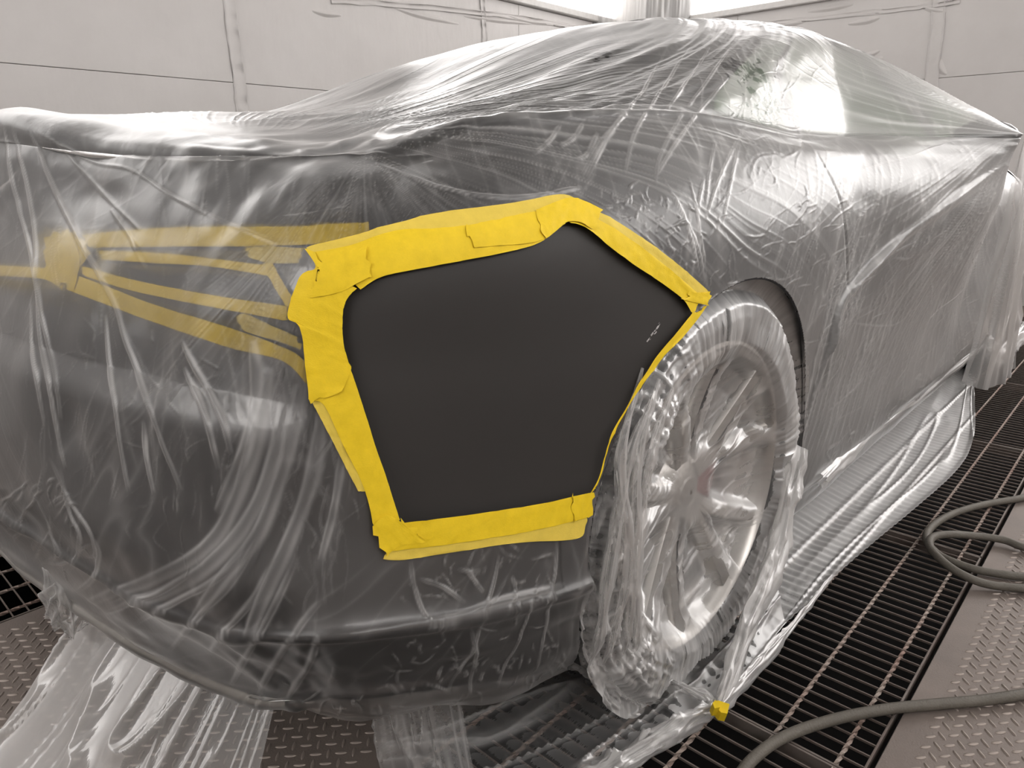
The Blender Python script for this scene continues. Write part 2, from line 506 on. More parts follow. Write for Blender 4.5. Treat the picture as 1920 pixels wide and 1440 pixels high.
pL = on_plane(1148, 38, 1, WY); pL0 = on_plane(955, -2, 1, WY)
booth_lamp('bright wall lamp with tubes on the left wall above the car roof', 'y', WY, .3 + 1.6, pL[0], pL[2], WZ - .15, LAMP['left'])
booth_lamp('wall lamp on the left wall level with the boot, above the picture', 'y', WY, -2.6, .9, pL[2], WZ - .15, LAMP['left'])
pR = on_plane(1298, 30, 0, WX)
booth_lamp('bright slanting lamp on the front end wall beside the wrapped corner post', 'x', WX, .2, pR[1], pR[2], WZ - .2, LAMP['front'])
booth_lamp('lamp on the front end wall to the right of the picture', 'x', WX, -3.3, -1.0, 1.3, WZ - .2, LAMP['front'])
booth_lamp('lamp on the right wall beside the car doors, outside the picture', 'y', WR, 1.0, 4.0, 1.7, 2.9, LAMP['right'])
booth_lamp('added fill lamp on the right wall behind the photographer', 'y', WR, -2.8, .6, 1.9, 2.9, LAMP['right'])  # unseen fill, added for more light on the tail film
booth_lamp('added fill lamp on the rear wall behind the boot', 'x', WB, -1.8, 1.8, 1.7, 2.9, LAMP['rear'])  # unseen lamp added to brighten the tail and its pleats
for q, (x0, x1, y0, y1, txt) in enumerate(((-.2, 3.6, .9, 1.6, 'added unseen ceiling lamp over the left side of the car'), (-.2, 3.6, -2.2, -1.5, 'added unseen ceiling lamp over the right side of the car'), (-2.9, -1.0, .4, 1.1, 'added unseen ceiling lamp behind the boot'))):
    booth_lamp(txt, 'z', WZ, x0, x1, y0, y1, LAMP['ceiling'] * (.8 if q == 2 else 1))  # unseen ceiling lamps, put in to even out the light

# floor: tread plates and bar gratings over a dark pit
floor = struct('floor')
MB().box(WB, WX, WR, WY, -.62, -.6).build('pit', MAT['pit'], floor)
PITCH = .030
bar_me = {}
def grating(x0, x1, y0, y1, parts=True):
    g = empty('grating_panel'); g.parent = floor
    key = round(y1 - y0, 3)
    n = int(round((x1 - x0) / PITCH))
    if parts:
        if key not in bar_me:
            bar_me[key] = MB().box(-.0014, .0014, 0, y1 - y0, -.0045, 0, .0004).mesh('bar')
            bar_me[key].materials.append(MAT['bar'])
        for k in range(1, n):
            o = link('bar', bar_me[key], None, g); o.location = (x0 + k * PITCH, y0, -.0012)
    else:
        b = MB()
        for k in range(1, n):
            b.box(x0 + k * PITCH - .0014, x0 + k * PITCH + .0014, y0, y1, -.0055, -.0012)
        tag(b.build('bars', MAT['bar'], g), kind='stuff')
    # twisted square rods along x
    ys = np.arange(y0 + .04, y1 - .02, .10)
    for y in ys:
        m = max(8, int((x1 - x0) / .011))
        xs_ = np.linspace(x0 + .004, x1 - .004, m); tw = xs_ * 70
        V = []
        for c in range(4):
            a = tw + c * math.pi / 2
            V.append(np.stack([xs_, y + .0042 * np.cos(a), -.0035 + .0042 * np.sin(a)], 1))
        V.append(V[0]); V = np.stack(V, 0)
        link('twisted_rod', mesh_np('twisted_rod', V.reshape(-1, 3), grid_quads(5, m), smooth=False), MAT['rod'], g)
    for xx in (x0 + .003, x1 - .003):
        MB().box(xx - .002, xx + .002, y0, y1, -.03, .0, .0005).build('end_bar', MAT['bar'], g)
    for yy in (y0 + .002, y1 - .002):
        MB().box(x0 + .001, x1 - .001, yy - .002, yy + .002, -.03, .0, .0005).build('edge_bar', MAT['bar'], g)
    return g
GY = (-1.255, -.68)
for x0, x1 in ((-.97, -.07), (-.07, .83), (.83, 1.73), (1.73, 2.63), (2.63, 3.53)):
    grating(x0, x1, *GY)
grating(3.53, 4.43, *GY, parts=False)
for x0, x1 in ((-1.27, -.37), (-.37, .53)):
    grating(x0, x1, .25, .825)
grating(.53, 4.43, .25, .825, parts=False)
grating(-2.47, -1.27, .25, .825, parts=False); grating(-2.47, -.97, *GY, parts=False)

# raised lug of the tread plates: a lens-shaped bump
def lug_mesh():
    n = 9; L_, w, h = .0105, .0030, .0022
    t = np.linspace(-1, 1, n); V = []
    for o, hh in ((-1, 0), (-.45, .85), (.45, .85), (1, 0)):
        prof = (1 - t ** 2) ** .65
        V.append(np.stack([t * L_, o * w * prof, hh * h * np.minimum(1, prof * 1.6)], 1))
    V = np.stack(V, 0)
    me = mesh_np('lug', V.reshape(-1, 3), grid_quads(4, n)); me.materials.append(MAT['lug'])
    return me
LUG = lug_mesh()
lug_n = [0]
def tread_plate(x0, x1, y0, y1, margin, limit, seed_x, mirror=1):
    g = empty('tread_plate'); g.parent = floor
    MB().box(x0 + .0015, x1 - .0015, y0 + .004, y1 - .004, -.006, 0, .001).build('plate', MAT['plate'], g)
    pts = []
    d = .0285
    i0, i1 = int((x0 - seed_x) / .03) - 80, int((x1 - seed_x) / .03) + 80
    for j in range(-60, 60):
        for i in range(i0, i1):
            for kind in (0, 1):
                px_ = seed_x + i * .03 + (j + .5 * kind) * .03
                py_ = y1 - .053 - (j + .5 * kind) * d - (.0 if kind else 0) if mirror > 0 else y1 - .053 - (j + .5 * kind) * d
                if x0 + .02 < px_ < x1 - .02 and y0 + margin < py_ < y1 - margin:
                    pts.append((px_, py_, kind))
    pts.sort(key=lambda p: (p[0] - CAM[0]) ** 2 + (p[1] - CAM[1]) ** 2)
    def seen(p):
        v = M.T @ (np.array([p[0], p[1], 0]) - CAM)
        if v[2] <= .05: return False
        u, w_ = 960 + F_PX * v[0] / v[2], 720 + F_PX * v[1] / v[2]
        return -30 < u < 1950 and -30 < w_ < 1470
    vis = [p for p in pts if seen(p)]; rest = [p for p in pts if not seen(p)]
    take, more = vis[:limit], vis[limit:] + rest
    A1 = math.atan2(-d, .03)
    for p in take:
        o = link('lug', LUG, None, g); o.location = (p[0], p[1], 0); o.rotation_euler[2] = A1 if p[2] == 0 else A1 + math.pi / 2
    if more:
        base = np.empty((len(LUG.vertices), 3), np.float32); LUG.vertices.foreach_get('co', base.ravel())
        fq = grid_quads(4, 9)
        Vs, Qs = [], []
        for k, p in enumerate(more):
            a = A1 if p[2] == 0 else A1 + math.pi / 2
            c, s = math.cos(a), math.sin(a)
            Vs.append(np.stack([base[:, 0] * c - base[:, 1] * s + p[0], base[:, 0] * s + base[:, 1] * c + p[1], base[:, 2]], 1)); Qs.append(fq + k * len(base))
        tag(link('lugs', mesh_np('lugs', np.concatenate(Vs), np.concatenate(Qs)), MAT['lug'], g), kind='stuff')
    return g
tread_plate(-.55, 1.70, -1.9, -1.26, .045, 260, .37)
tread_plate(-2.4, -.5, -.68, .25, .045, 260, .37)
for x0, x1, y0, y1 in ((1.70, 4.85, -1.9, -1.26), (-.5, 4.85, -.68, .25), (-3.6, 4.85, .83, 2.5), (-3.6, -.55, -1.9, -1.26), (-3.6, 4.85, -3.7, -1.9), (-3.6, -2.4, -.68, .25),
                       (4.43, 4.85, -1.26, -.68), (-3.6, -2.47, -1.26, -.68), (4.43, 4.85, .25, .83), (-3.6, -2.47, .25, .83)):
    g = empty('floor_plate'); g.parent = floor
    MB().box(x0 + .0015, x1 - .0015, y0 + .004, y1 - .004, -.006, 0, .001).build('plate', MAT['plate'], g)
# ------------------------------------------------------------------ the car body: one control net, cut into panels
# rows from the underside up to the roof spine, columns from the tail's centre line round the right side to the nose's centre line
NET = np.array([
 [(-.80,0,.235),(-.77,-.38,.235),(-.71,-.60,.235),(-.66,-.745,.25),(-.57,-.83,.25),(-.40,-.88,.19),(0,-.885,.155),(.45,-.885,.135),(1.2,-.885,.135),(2,-.885,.135),(2.8,-.88,.14),(3.4,-.72,.17),(3.68,0,.2)],
 [(-.88,0,.29),(-.835,-.38,.28),(-.775,-.66,.28),(-.735,-.79,.31),(-.665,-.87,.315),(-.42,-.915,.25),(0,-.92,.19),(.45,-.915,.155),(1.2,-.915,.155),(2,-.915,.155),(2.8,-.91,.16),(3.5,-.78,.19),(3.78,0,.22)],
 [(-.845,0,.335),(-.815,-.40,.33),(-.765,-.70,.335),(-.735,-.80,.35),(-.67,-.878,.35),(-.42,-.925,.29),(0,-.935,.23),(.45,-.922,.19),(1.2,-.922,.19),(2,-.922,.19),(2.8,-.915,.2),(3.5,-.79,.23),(3.8,0,.27)],
 [(-.90,0,.43),(-.87,-.40,.43),(-.825,-.67,.43),(-.785,-.80,.44),(-.70,-.895,.445),(-.43,-.945,.385),(0,-.952,.33),(.45,-.938,.26),(1.2,-.935,.26),(2,-.935,.26),(2.8,-.93,.28),(3.5,-.82,.35),(3.82,0,.40)],
 [(-.885,0,.56),(-.86,-.40,.56),(-.81,-.66,.56),(-.765,-.79,.56),(-.68,-.885,.56),(-.42,-.94,.53),(0,-.955,.50),(.45,-.935,.48),(1.2,-.915,.46),(2,-.915,.46),(2.8,-.935,.46),(3.48,-.82,.47),(3.82,0,.50)],
 [(-.835,0,.74),(-.815,-.40,.74),(-.77,-.65,.735),(-.728,-.80,.73),(-.65,-.89,.72),(-.40,-.945,.70),(0,-.965,.69),(.45,-.945,.67),(1.2,-.93,.65),(2,-.93,.65),(2.8,-.94,.64),(3.42,-.82,.60),(3.76,0,.60)],
 [(-.76,0,.86),(-.745,-.38,.86),(-.705,-.66,.86),(-.67,-.81,.86),(-.60,-.895,.855),(-.38,-.94,.85),(0,-.95,.84),(.45,-.945,.83),(1.2,-.95,.80),(2,-.95,.79),(2.8,-.94,.79),(3.3,-.80,.74),(3.6,0,.70)],
 [(-.70,0,.965),(-.66,-.36,.935),(-.595,-.59,.92),(-.54,-.72,.92),(-.49,-.82,.925),(-.33,-.88,.93),(0,-.90,.935),(.45,-.905,.935),(1.2,-.91,.93),(2,-.90,.92),(2.8,-.85,.89),(3.15,-.70,.85),(3.3,0,.84)],
 [(-.748,0,1.01),(-.685,-.36,.965),(-.62,-.59,.943),(-.535,-.715,.943),(-.47,-.785,.957),(-.33,-.81,.975),(0,-.815,1.0),(.45,-.83,.98),(1.2,-.835,.985),(2,-.80,.975),(2.7,-.70,.94),(2.9,-.50,.945),(3.0,0,.95)],
 [(-.55,0,1.015),(-.50,-.33,.99),(-.43,-.52,.972),(-.37,-.63,.972),(-.30,-.70,.985),(-.15,-.76,1.0),(.1,-.775,1.03),(.5,-.79,1.0),(1.2,-.79,1.0),(1.95,-.76,1.0),(2.4,-.6,.99),(2.5,-.4,1.0),(2.55,0,1.01)],
 [(-.14,0,1.05),(-.12,-.30,1.045),(-.08,-.48,1.04),(-.03,-.58,1.045),(.05,-.65,1.06),(.15,-.71,1.07),(.30,-.74,1.09),(.6,-.73,1.12),(1.2,-.72,1.12),(1.75,-.69,1.12),(2.1,-.55,1.12),(2.2,-.3,1.13),(2.25,0,1.13)],
 [(.37,0,1.235),(.38,-.25,1.225),(.42,-.42,1.205),(.46,-.52,1.195),(.52,-.575,1.195),(.60,-.60,1.21),(.75,-.615,1.235),(.95,-.61,1.26),(1.25,-.60,1.275),(1.5,-.58,1.265),(1.68,-.45,1.29),(1.75,-.25,1.31),(1.78,0,1.31)],
 [(.85,0,1.345),(.86,-.15,1.34),(.87,-.25,1.33),(.90,-.32,1.325),(.93,-.36,1.325),(.98,-.38,1.325),(1.05,-.39,1.33),(1.12,-.39,1.335),(1.25,-.38,1.34),(1.35,-.36,1.345),(1.42,-.28,1.36),(1.46,-.15,1.37),(1.48,0,1.372)],
 [(1.0,0,1.365),(1.0,-.01,1.365),(1.01,-.015,1.366),(1.03,-.02,1.367),(1.05,-.02,1.368),(1.08,-.02,1.37),(1.12,-.02,1.372),(1.16,-.02,1.375),(1.2,-.02,1.378),(1.24,-.02,1.38),(1.28,-.015,1.38),(1.3,-.01,1.381),(1.3,0,1.381)]])
NR, NC = NET.shape[:2]
MIR = np.array([1, -1, 1.0])

def eval_net(net, s, t):
    """s, t 1-D parameter arrays -> (len(t), len(s), 3); s may run negative (mirrored far side)"""
    full = np.concatenate([(net[:, 1:] * MIR)[:, ::-1], net], 1)          # columns -12..12
    g = np.concatenate([(full[:, -2:-1] * MIR), full, (full[:, 1:2] * MIR)], 1)
    rows = np.concatenate([2 * g[:1] - g[1:2], g, 2 * g[-1:] - g[-2:-1]], 0)
    A = catmull(rows, t)                                                 # (nt, cols, 3)
    B = catmull(np.swapaxes(A, 0, 1), s + (NC - 1))
    B = np.swapaxes(B, 0, 1)
    # sharp feature line round the bumper and a lip below it
    S_, T_ = np.meshgrid(s, t)
    k = .013 * np.exp(-np.abs(T_ - 3) / .10) * (1 - sstep(5.2, 5.7, np.abs(S_))) + .008 * np.exp(-((T_ - 1) / .12) ** 2) * (1 - sstep(2.8, 3.2, np.abs(S_)))
    k = k + .011 * np.exp(-np.abs(T_ - 8) / .14) * (1 - sstep(6.6, 7.2, np.abs(S_))) * sstep(3.4, 4.4, np.abs(S_))
    k = k + .014 * (1 - sstep(4.55, 4.8, T_)) * sstep(3.0, 3.6, T_) * (1 - sstep(2.9, 3.6, np.abs(S_)))
    return B + normals_of(B) * k[..., None]

def normals_of(P):
    du = np.gradient(P, axis=1); dv = np.gradient(P, axis=0)
    n = np.cross(du, dv)
    return n / (np.linalg.norm(n, axis=-1, keepdims=True) + 1e-12)

AX0, AZ0, ARCH_R = 0.0, .355, .395
FX = 2.82                                                                 # front axle
car = empty('car', (1.4, 0, 0)); tag(car, 'grey low coupe wrapped in clear masking film with a black primed rear quarter', 'car')

def body_patch(name, s0, s1, t0, t1, mat, ns=40, nt=24, off=0.0, sides=(1, -1), shear=None):
    for sd in sides:
        s = np.linspace(s0, s1, ns); t = np.linspace(t0, t1, nt)
        if shear is None: P = eval_net(NET, s, t)
        else: P = np.concatenate([eval_net(NET, s + np.interp(s, [s0, s1], shear) * (tt_ - 9.05), np.array([tt_ - .02, tt_, tt_ + .02]))[1:2] for tt_ in t], 0)
        n = normals_of(P)
        P = P + n * off
        keep = None
        V = P.reshape(-1, 3).copy()
        side = (V[:, 1] < -.80)
        for ax in (AX0, FX):
            dx, dz = V[:, 0] - ax, V[:, 2] - AZ0
            d = np.hypot(dx, dz)
            inn = side & (d < ARCH_R)
            # ring just inside the arch is pulled out on to the arch line
            ring = inn & (d > ARCH_R - .035)
            f = np.where(ring, ARCH_R / np.maximum(d, 1e-6), 1.0)
            V[:, 0] = ax + dx * f; V[:, 2] = AZ0 + dz * f
            k = (inn & ~ring).reshape(nt, ns)
            kk = ~(k[:-1, :-1] | k[:-1, 1:] | k[1:, 1:] | k[1:, :-1])
            keep = kk if keep is None else keep & kk
        Q = grid_quads(nt, ns, keep)
        if not len(Q): continue
        V, Q = compact(V, Q)
        if sd < 0:
            V = V * MIR; Q = Q[:, ::-1]
        link(name, mesh_np(name, V, Q), mat, car)

e = .012
body_patch('rear_bumper', 0, 4.95, 0, 4.9 + e, MAT['paint'], 120, 60)
body_patch('bumper_lip', 0, 2.72, .86, 1.16, MAT['lip'], 60, 12, .004)
body_patch('quarter_panel', 3.0 + e, 7.05, 4.9 + e, 8.6, MAT['paint'], 120, 60)
body_patch('sill', 4.95 + e, 10.9, 0, 3.0, MAT['paint'], 160, 40)
body_patch('rear_wing_lower', 4.95 + e, 6.0, 3.0 + e, 4.9, MAT['paint'], 60, 40)
body_patch('door_jamb', 6.0, 7.05, 3.0 + e, 4.9, MAT['paint'], 60, 40)
body_patch('tail_panel', 0, 3.0, 4.9 + e, 7.0, MAT['paint'], 60, 40)
body_patch('boot_lid', 0, 3.0, 7.0 + e, 9.6, MAT['paint'], 60, 50)
body_patch('rear_pillar', 3.0 + e, 6.30, 8.6 + e, 11.0, MAT['paint'], 70, 40, shear=(0, -.19))
body_patch('rear_window', 0, 3.0, 9.6 + e, 11.0, MAT['glass'], 60, 40)
body_patch('quarter_window', 6.30 + e * .5, 7.08, 9.05, 10.93, MAT['paper'], 30, 30, shear=(-.19, -.19))
body_patch('door_pillar', 7.08, 7.19, 9.05, 10.93, MAT['plastic'], 8, 30, .003, shear=(-.19, -.19))
body_patch('side_window', 7.19, 9.3, 9.05, 10.93, MAT['paper'], 40, 30, shear=(-.19, 0))
body_patch('window_trim', 6.30, 9.3, 8.72, 9.05, MAT['chrome'], 60, 8, .003)
body_patch('window_header', 5.95, 9.3, 10.93, 11.1, MAT['plastic'], 40, 6, .002)
body_patch('front_pillar', 9.3, 9.75, 8.6, 11.1, MAT['paint'], 14, 30)
body_patch('door', 7.05 + .03, 9.35, 3.0 + e, 8.72, MAT['paint'], 80, 60)
body_patch('front_wing', 9.35 + e, 10.95, 3.0 + e, 8.6, MAT['paint'], 110, 60)
body_patch('front_bumper', 10.95 + e, 12, 0, 6.0, MAT['paint'], 40, 40)
body_patch('bonnet', 9.75 + e, 12, 6.0 + e, 9.6, MAT['paint'], 60, 40)
body_patch('windscreen', 9.75 + e, 12, 9.6 + e, 11.1, MAT['glass'], 50, 30)
body_patch('roof', 0, 12, 11.0 + e, 13, MAT['paint'], 160, 40)

# BVH of the whole right half of the body (and just over the centre line) for laying things on it
def grid_bvh(P):
    nr, nc = P.shape[:2]
    V = P.reshape(-1, 3); Q = grid_quads(nr, nc)
    return BVHTree.FromPolygons([tuple(v) for v in V], [tuple(q) for q in Q])
BS = np.linspace(-3, 9.6, 300); BT = np.linspace(0, 13, 220)
BODY = eval_net(NET, BS, BT)
BODY_N = normals_of(BODY)
BODY_BVH = grid_bvh(BODY)

def cast(bvh, px, py, dflt_y=-.9):
    d = Vector(ray_dir(px, py)).normalized()
    h = bvh.ray_cast(Vector(CAM), d)
    if h[0] is None:
        p = on_plane(px, py, 1, dflt_y)
        return p, np.array([0, -1.0, 0]), None
    n = np.array(h[1])
    if np.dot(n, np.array(d)) > 0: n = -n
    return np.array(h[0]), n, h[2]

# dark interior so that the windows do not show an empty shell
def interior():
    MB().box(-.3, 3.4, -.80, .80, .16, .42, .02).build('underbody', MAT['dark'], car)
    for x, w in ((1.45, .12), (.45, .14)):
        for y in ((-.42, .42) if x > 1 else (-.38, .38)):
            b = MB(); b.box(x - .1, x + .45, y - .25, y + .25, .42, .60, .05); b.box(x - .22, x - .06, y - .24, y + .24, .55, 1.05, .05)
            b.build('seat', MAT['plastic'], car)
    MB().tube([(1.95 + .03 * math.cos(a), .42 + .18 * math.sin(a), .92 + .17 * math.cos(a)) for a in np.linspace(0, 2 * math.pi, 33)], .014, 8, False).build('steering_wheel', MAT['plastic'], car)
    MB().box(1.95, 2.35, -.72, .72, .70, .93, .06).build('dashboard', MAT['plastic'], car)
interior()

# door handle and mirrors
for sd in (-1, 1):
    hb = MB(); hb.tube([(.62, sd * .940, .775), (.66, sd * .944, .777), (.76, sd * .945, .778), (.84, sd * .945, .778), (.88, sd * .941, .777)], [.006, .010, .011, .010, .006], 10)
    hb.build('door_handle', MAT['paint'], car, True)
    b = MB()
    bmesh.ops.create_icosphere(b.bm, subdivisions=3, radius=1)
    for v in b.bm.verts:
        v.co = Vector((1.53 + v.co.x * .07 * (1 if v.co.x > 0 else .55), sd * (.975 + .0) + v.co.y * .095, 1.0 + v.co.z * .058))
    mir = b.build('mirror_housing', MAT['paint'], car, True)
    MB().tube([(1.57, sd * .80, .955), (1.55, sd * .86, .965), (1.54, sd * .92, .975)], [.035, .03, .03], 10).build('mirror_arm', MAT['plastic'], mir, True)

# wheel
def wheel():
    w = empty('wheel', (0, -.93, AZ0)); w.parent = car; w.matrix_parent_inverse = Matrix.Translation(-Vector(car.location))
    MB().lathe_y([(.286, .012), (.292, .0), (.305, -.006), (.325, -.004), (.342, .008), (.352, .026), (.355, .05), (.356, .14), (.355, .235), (.348, .262), (.325, .28), (.286, .275)], 96).build('tyre', MAT['rubber'], w, True, 50)
    # tread grooves as raised ribs
    t = MB()
    for y in (.06, .115, .17, .225):
        t.lathe_y([(.353, y - .018), (.3605, y - .017), (.3605, y + .017), (.353, y + .018)], 96)
    t.build('tread_ribs', MAT['rubber'], w, True, 30)
    MB().lathe_y([(.262, .05), (.268, .022), (.272, .008), (.280, -.001), (.287, .001), (.289, .012), (.282, .02), (.276, .03), (.255, .06), (.248, .14), (.262, .26), (.285, .272)], 96).build('rim', MAT['rim'], w, True, 40)
    MB().lathe_y([(.001, .125), (.07, .125), (.07, .14), (.185, .14), (.185, .165), (.07, .165)], 64).build('brake_disc', MAT['disc'], w, True, 40)
    cb = MB()
    for a0 in (-.25,):
        A = np.linspace(a0 - .38, a0 + .38, 10)
        for k in range(9):
            r0, r1 = .125, .215
            vs = []
            for yy in (.095, .18):
                for (aa, rr) in ((A[k], r0), (A[k + 1], r0), (A[k + 1], r1), (A[k], r1)):
                    vs.append(cb.bm.verts.new((rr * math.cos(aa), yy, rr * math.sin(aa))))
            for f in ((0, 1, 2, 3), (7, 6, 5, 4), (0, 4, 5, 1), (1, 5, 6, 2), (2, 6, 7, 3), (3, 7, 4, 0)):
                cb.bm.faces.new([vs[i] for i in f])
    bmesh.ops.remove_doubles(cb.bm, verts=cb.bm.verts, dist=1e-5)
    cb.build('brake_caliper', MAT['caliper'], w)
    MB().lathe_y([(.001, .045), (.03, .045), (.036, .049), (.06, .055), (.075, .07), (.078, .12)], 48).build('hub', MAT['rim'], w, True, 35)
    MB().lathe_y([(.001, .040), (.026, .041), (.029, .047)], 32).build('centre_cap', MAT['chrome'], w, True, 35)
    for k in range(5):
        for d_ in (-.20, .20):
            a_in = SP0 + k * 2 * math.pi / 5 + d_ * .55; a_out = SP0 + k * 2 * math.pi / 5 + d_ * 1.45
            sb = MB(); rings = []
            for q in np.linspace(0, 1, 9):
                r = .055 + q * (.268 - .055); a = a_in + (a_out - a_in) * q
                hw = .019 - .006 * q + .006 * q ** 3; y = .052 - .040 * q ** 1.6
                c = Vector((r * math.cos(a), 0, r * math.sin(a))); tdir = Vector((-math.sin(a), 0, math.cos(a)))
                ring = []
                for o, dy in ((-1, .035), (-1, .008), (-.72, .0), (.72, .0), (1, .008), (1, .035)):
                    v = c + tdir * hw * o; ring.append(sb.bm.verts.new((v.x, y + dy, v.z)))
                rings.append(ring)
            for A_, B_ in zip(rings, rings[1:]):
                for i in range(6):
                    sb.bm.faces.new((A_[i], A_[(i + 1) % 6], B_[(i + 1) % 6], B_[i]))
            sb.bm.faces.new(rings[0]); sb.bm.faces.new(rings[-1])
            sb.build('spoke', MAT['rim'], w, True, 40)
    for k in range(5):
        a = SP0 + (k + .5) * 2 * math.pi / 5
        MB().lathe_y([(.001, .062), (.008, .062), (.009, .075)], 12, (.052 * math.cos(a), 0, .052 * math.sin(a))).build('wheel_bolt', MAT['chrome'], w, True, 40)
    for ch in w.children: ch.matrix_parent_inverse = Matrix.Identity(4)
    return w
SP0 = math.radians(28)
W0 = wheel()
def copy_wheel(loc, flip):
    r = W0.copy(); col.objects.link(r); r.location = loc; r.scale = (1, -1 if flip else 1, 1)
    for ch in W0.children:
        c = ch.copy(); col.objects.link(c); c.parent = r
copy_wheel((FX, -.93, AZ0), False); copy_wheel((0, .93, AZ0), True); copy_wheel((FX, .93, AZ0), True)
# wheel-arch liners
for ax in (AX0, FX):
    for sd in (-1, 1):
        b = MB(); n = 24; rr = []
        for y in (.93, .60):
            rr.append([b.bm.verts.new((ax + (ARCH_R + .004) * math.cos(a), sd * y, AZ0 + (ARCH_R + .004) * math.sin(a))) for a in np.linspace(-.35, math.pi + .35, n)])
        for k in range(n - 1): b.bm.faces.new((rr[0][k], rr[0][k + 1], rr[1][k + 1], rr[1][k]))
        b.bm.faces.new(rr[1])
        b.build('arch_liner', MAT['dark'], car)
# ------------------------------------------------------------------ exposed panel (black primer), laid on the quarter
PANEL_PX = [(747,975),(757,977),(830,967),(911,957),(1010,940),(1101,921),(1117,895),(1127,854),(1140,815),(1163,772),(1188,725),(1214,684),(1245,643),(1291,588),(1271,558),(1220,520),(1168,486),(1130,455),(1101,435),(1076,424),(1055,422),(1045,428),(1034,438),(1020,449),(1004,456),(975,465),(937,474),(870,487),(808,499),(760,509),(721,517),(698,526),(680,538),(665,548),(654,561),(647,578),(645,597),(649,648),(660,690),(675,741),(690,792),(706,844),(722,892),(737,945)]

def inside_poly(x, y, poly):
    poly = np.asarray(poly, float); x = np.asarray(x, float); y = np.asarray(y, float)
    r = np.zeros(x.shape, bool)
    x0, y0 = poly[:, 0], poly[:, 1]; x1, y1 = np.roll(x0, -1), np.roll(y0, -1)
    for a, b, c, d in zip(x0, y0, x1, y1):
        if b == d: continue
        r ^= ((b > y) != (d > y)) & (x < (c - a) * (y - b) / (d - b) + a)
    return r

def grow(poly, k):
    """push a clockwise/anticlockwise pixel outline out by k"""
    P = np.asarray(poly, float)
    a = np.roll(P, 1, 0); b = np.roll(P, -1, 0)
    T = b - a; T /= np.linalg.norm(T, axis=1)[:, None] + 1e-9
    Nn = np.stack([T[:, 1], -T[:, 0]], 1)
    area = np.sum(P[:, 0] * b[:, 1] - b[:, 0] * P[:, 1])
    return P + Nn * k * (1 if area > 0 else -1)

def body_sheet(name, poly, off, mat, parent, step=7.0, border=3):
    """a thin sheet following the body inside an outline, with a clean edge loop"""
    poly = np.asarray(poly, float)
    ring = resample(np.vstack([poly, poly[:1]]), max(12, int(np.sum(np.linalg.norm(np.diff(poly, axis=0), axis=1)) / step)))[:-1]
    c = ring.mean(0)
    x0, y0 = ring.min(0); x1, y1 = ring.max(0)
    gx, gy = np.meshgrid(np.arange(x0, x1, step), np.arange(y0, y1, step))
    gx = gx.ravel(); gy = gy.ravel()
    inn = inside_poly(gx, gy, grow(ring, -step * .55))
    pts = np.vstack([ring, np.stack([gx[inn], gy[inn]], 1)])
    from mathutils.geometry import delaunay_2d_cdt
    nr = len(ring)
    res = delaunay_2d_cdt([Vector(p) for p in pts], [(i, (i + 1) % nr) for i in range(nr)], [], 1, 1e-4)
    v2 = np.array([tuple(v) for v in res[0]]); f = [t for t in res[2]]
    V = np.array([(lambda h: h[0] + h[1] * off)(cast(BODY_BVH, p[0], p[1])) for p in v2])
    me = bpy.data.meshes.new(name); me.from_pydata([tuple(v) for v in V], [], [tuple(t) for t in f]); me.update()
    bm = bmesh.new(); bm.from_mesh(me)
    bmesh.ops.recalc_face_normals(bm, faces=bm.faces)
    # give it a rolled edge
    for v in bm.verts:
        if v.is_boundary: v.co += Vector((0, .0, 0))
    bm.to_mesh(me); bm.free()
    me.polygons.foreach_set('use_smooth', np.ones(len(me.polygons), bool))
    return link(name, me, mat, parent)

pq = body_sheet('primed_panel', grow(PANEL_PX, 8), .0015, MAT['primer'], car)
tag(pq, 'bare rear quarter section in matt black primer')

def scuff():
    r = np.random.default_rng(5); V = []; Q = []
    for k in range(26):
        f = r.random(); x = 1213 + 24 * f + r.normal() * 1.6; y = 637 - 31 * f + r.normal() * 1.6
        d = np.array([math.cos(.9), -math.sin(.9)]) * (1 + 3 * r.random()); n = np.array([d[1], -d[0]]) * .12
        for p in (-d - n, d - n, d + n, -d + n):
            h, nn, _ = cast(BODY_BVH, x + p[0], y + p[1]); V.append(h + nn * .0022)
        Q.append([4 * k, 4 * k + 1, 4 * k + 2, 4 * k + 3])
    tag(link('primer_scuff', mesh_np('primer_scuff', np.array(V), np.array(Q)), MAT['frame'], car), kind='stuff')
scuff()
# tail lamp lens
body_sheet('tail_lamp', [(165,455),(300,448),(530,447),(575,480),(585,560),(580,690),(440,632),(300,588),(150,530)], .0012, MAT['lens'], car, 9.0)

# ------------------------------------------------------------------ masking film: main sheet
FN = NET.copy()
def hull_rows(c, rows, out):
    """stretch the sheet over the hollows of one column (upper hull of height against outward reach)"""
    z = [NET[r, c, 2] for r in rows]; o = [float(NET[r, c] @ out) for r in rows]
    st = []
    for k in range(len(rows)):
        while len(st) >= 2 and (o[st[-1]] - o[st[-2]]) * (z[k] - z[st[-2]]) <= (o[k] - o[st[-2]]) * (z[st[-1]] - z[st[-2]]): st.pop()
        st.append(k)
    hz = [z[k] for k in st]; ho = [o[k] for k in st]
    for k, r in enumerate(rows):
        FN[r, c] = FN[r, c] + out * max(0, np.interp(z[k], hz, ho) - o[k])
for c in range(0, 5):
    out = np.array([(-1, 0, 0), (-.985, -.17, 0), (-.94, -.34, 0), (-.75, -.66, 0), (-.5, -.866, 0)][c])
    hull_rows(c, [1, 2, 3, 4, 5, 6, 7, 8], out)
    for r, k in ((4, .006), (5, .008), (6, .010), (7, .006)):
        FN[r, c] += out * k * (1, 1, .8, .3, .1)[c]
FN[2, 4:] = NET[1, 4:] * .5 + NET[3, 4:] * .5
FN[9, 0:5, 2] += np.array([.0, .002, .006, .010, .008])
FN[10, 0:4, 2] += .012
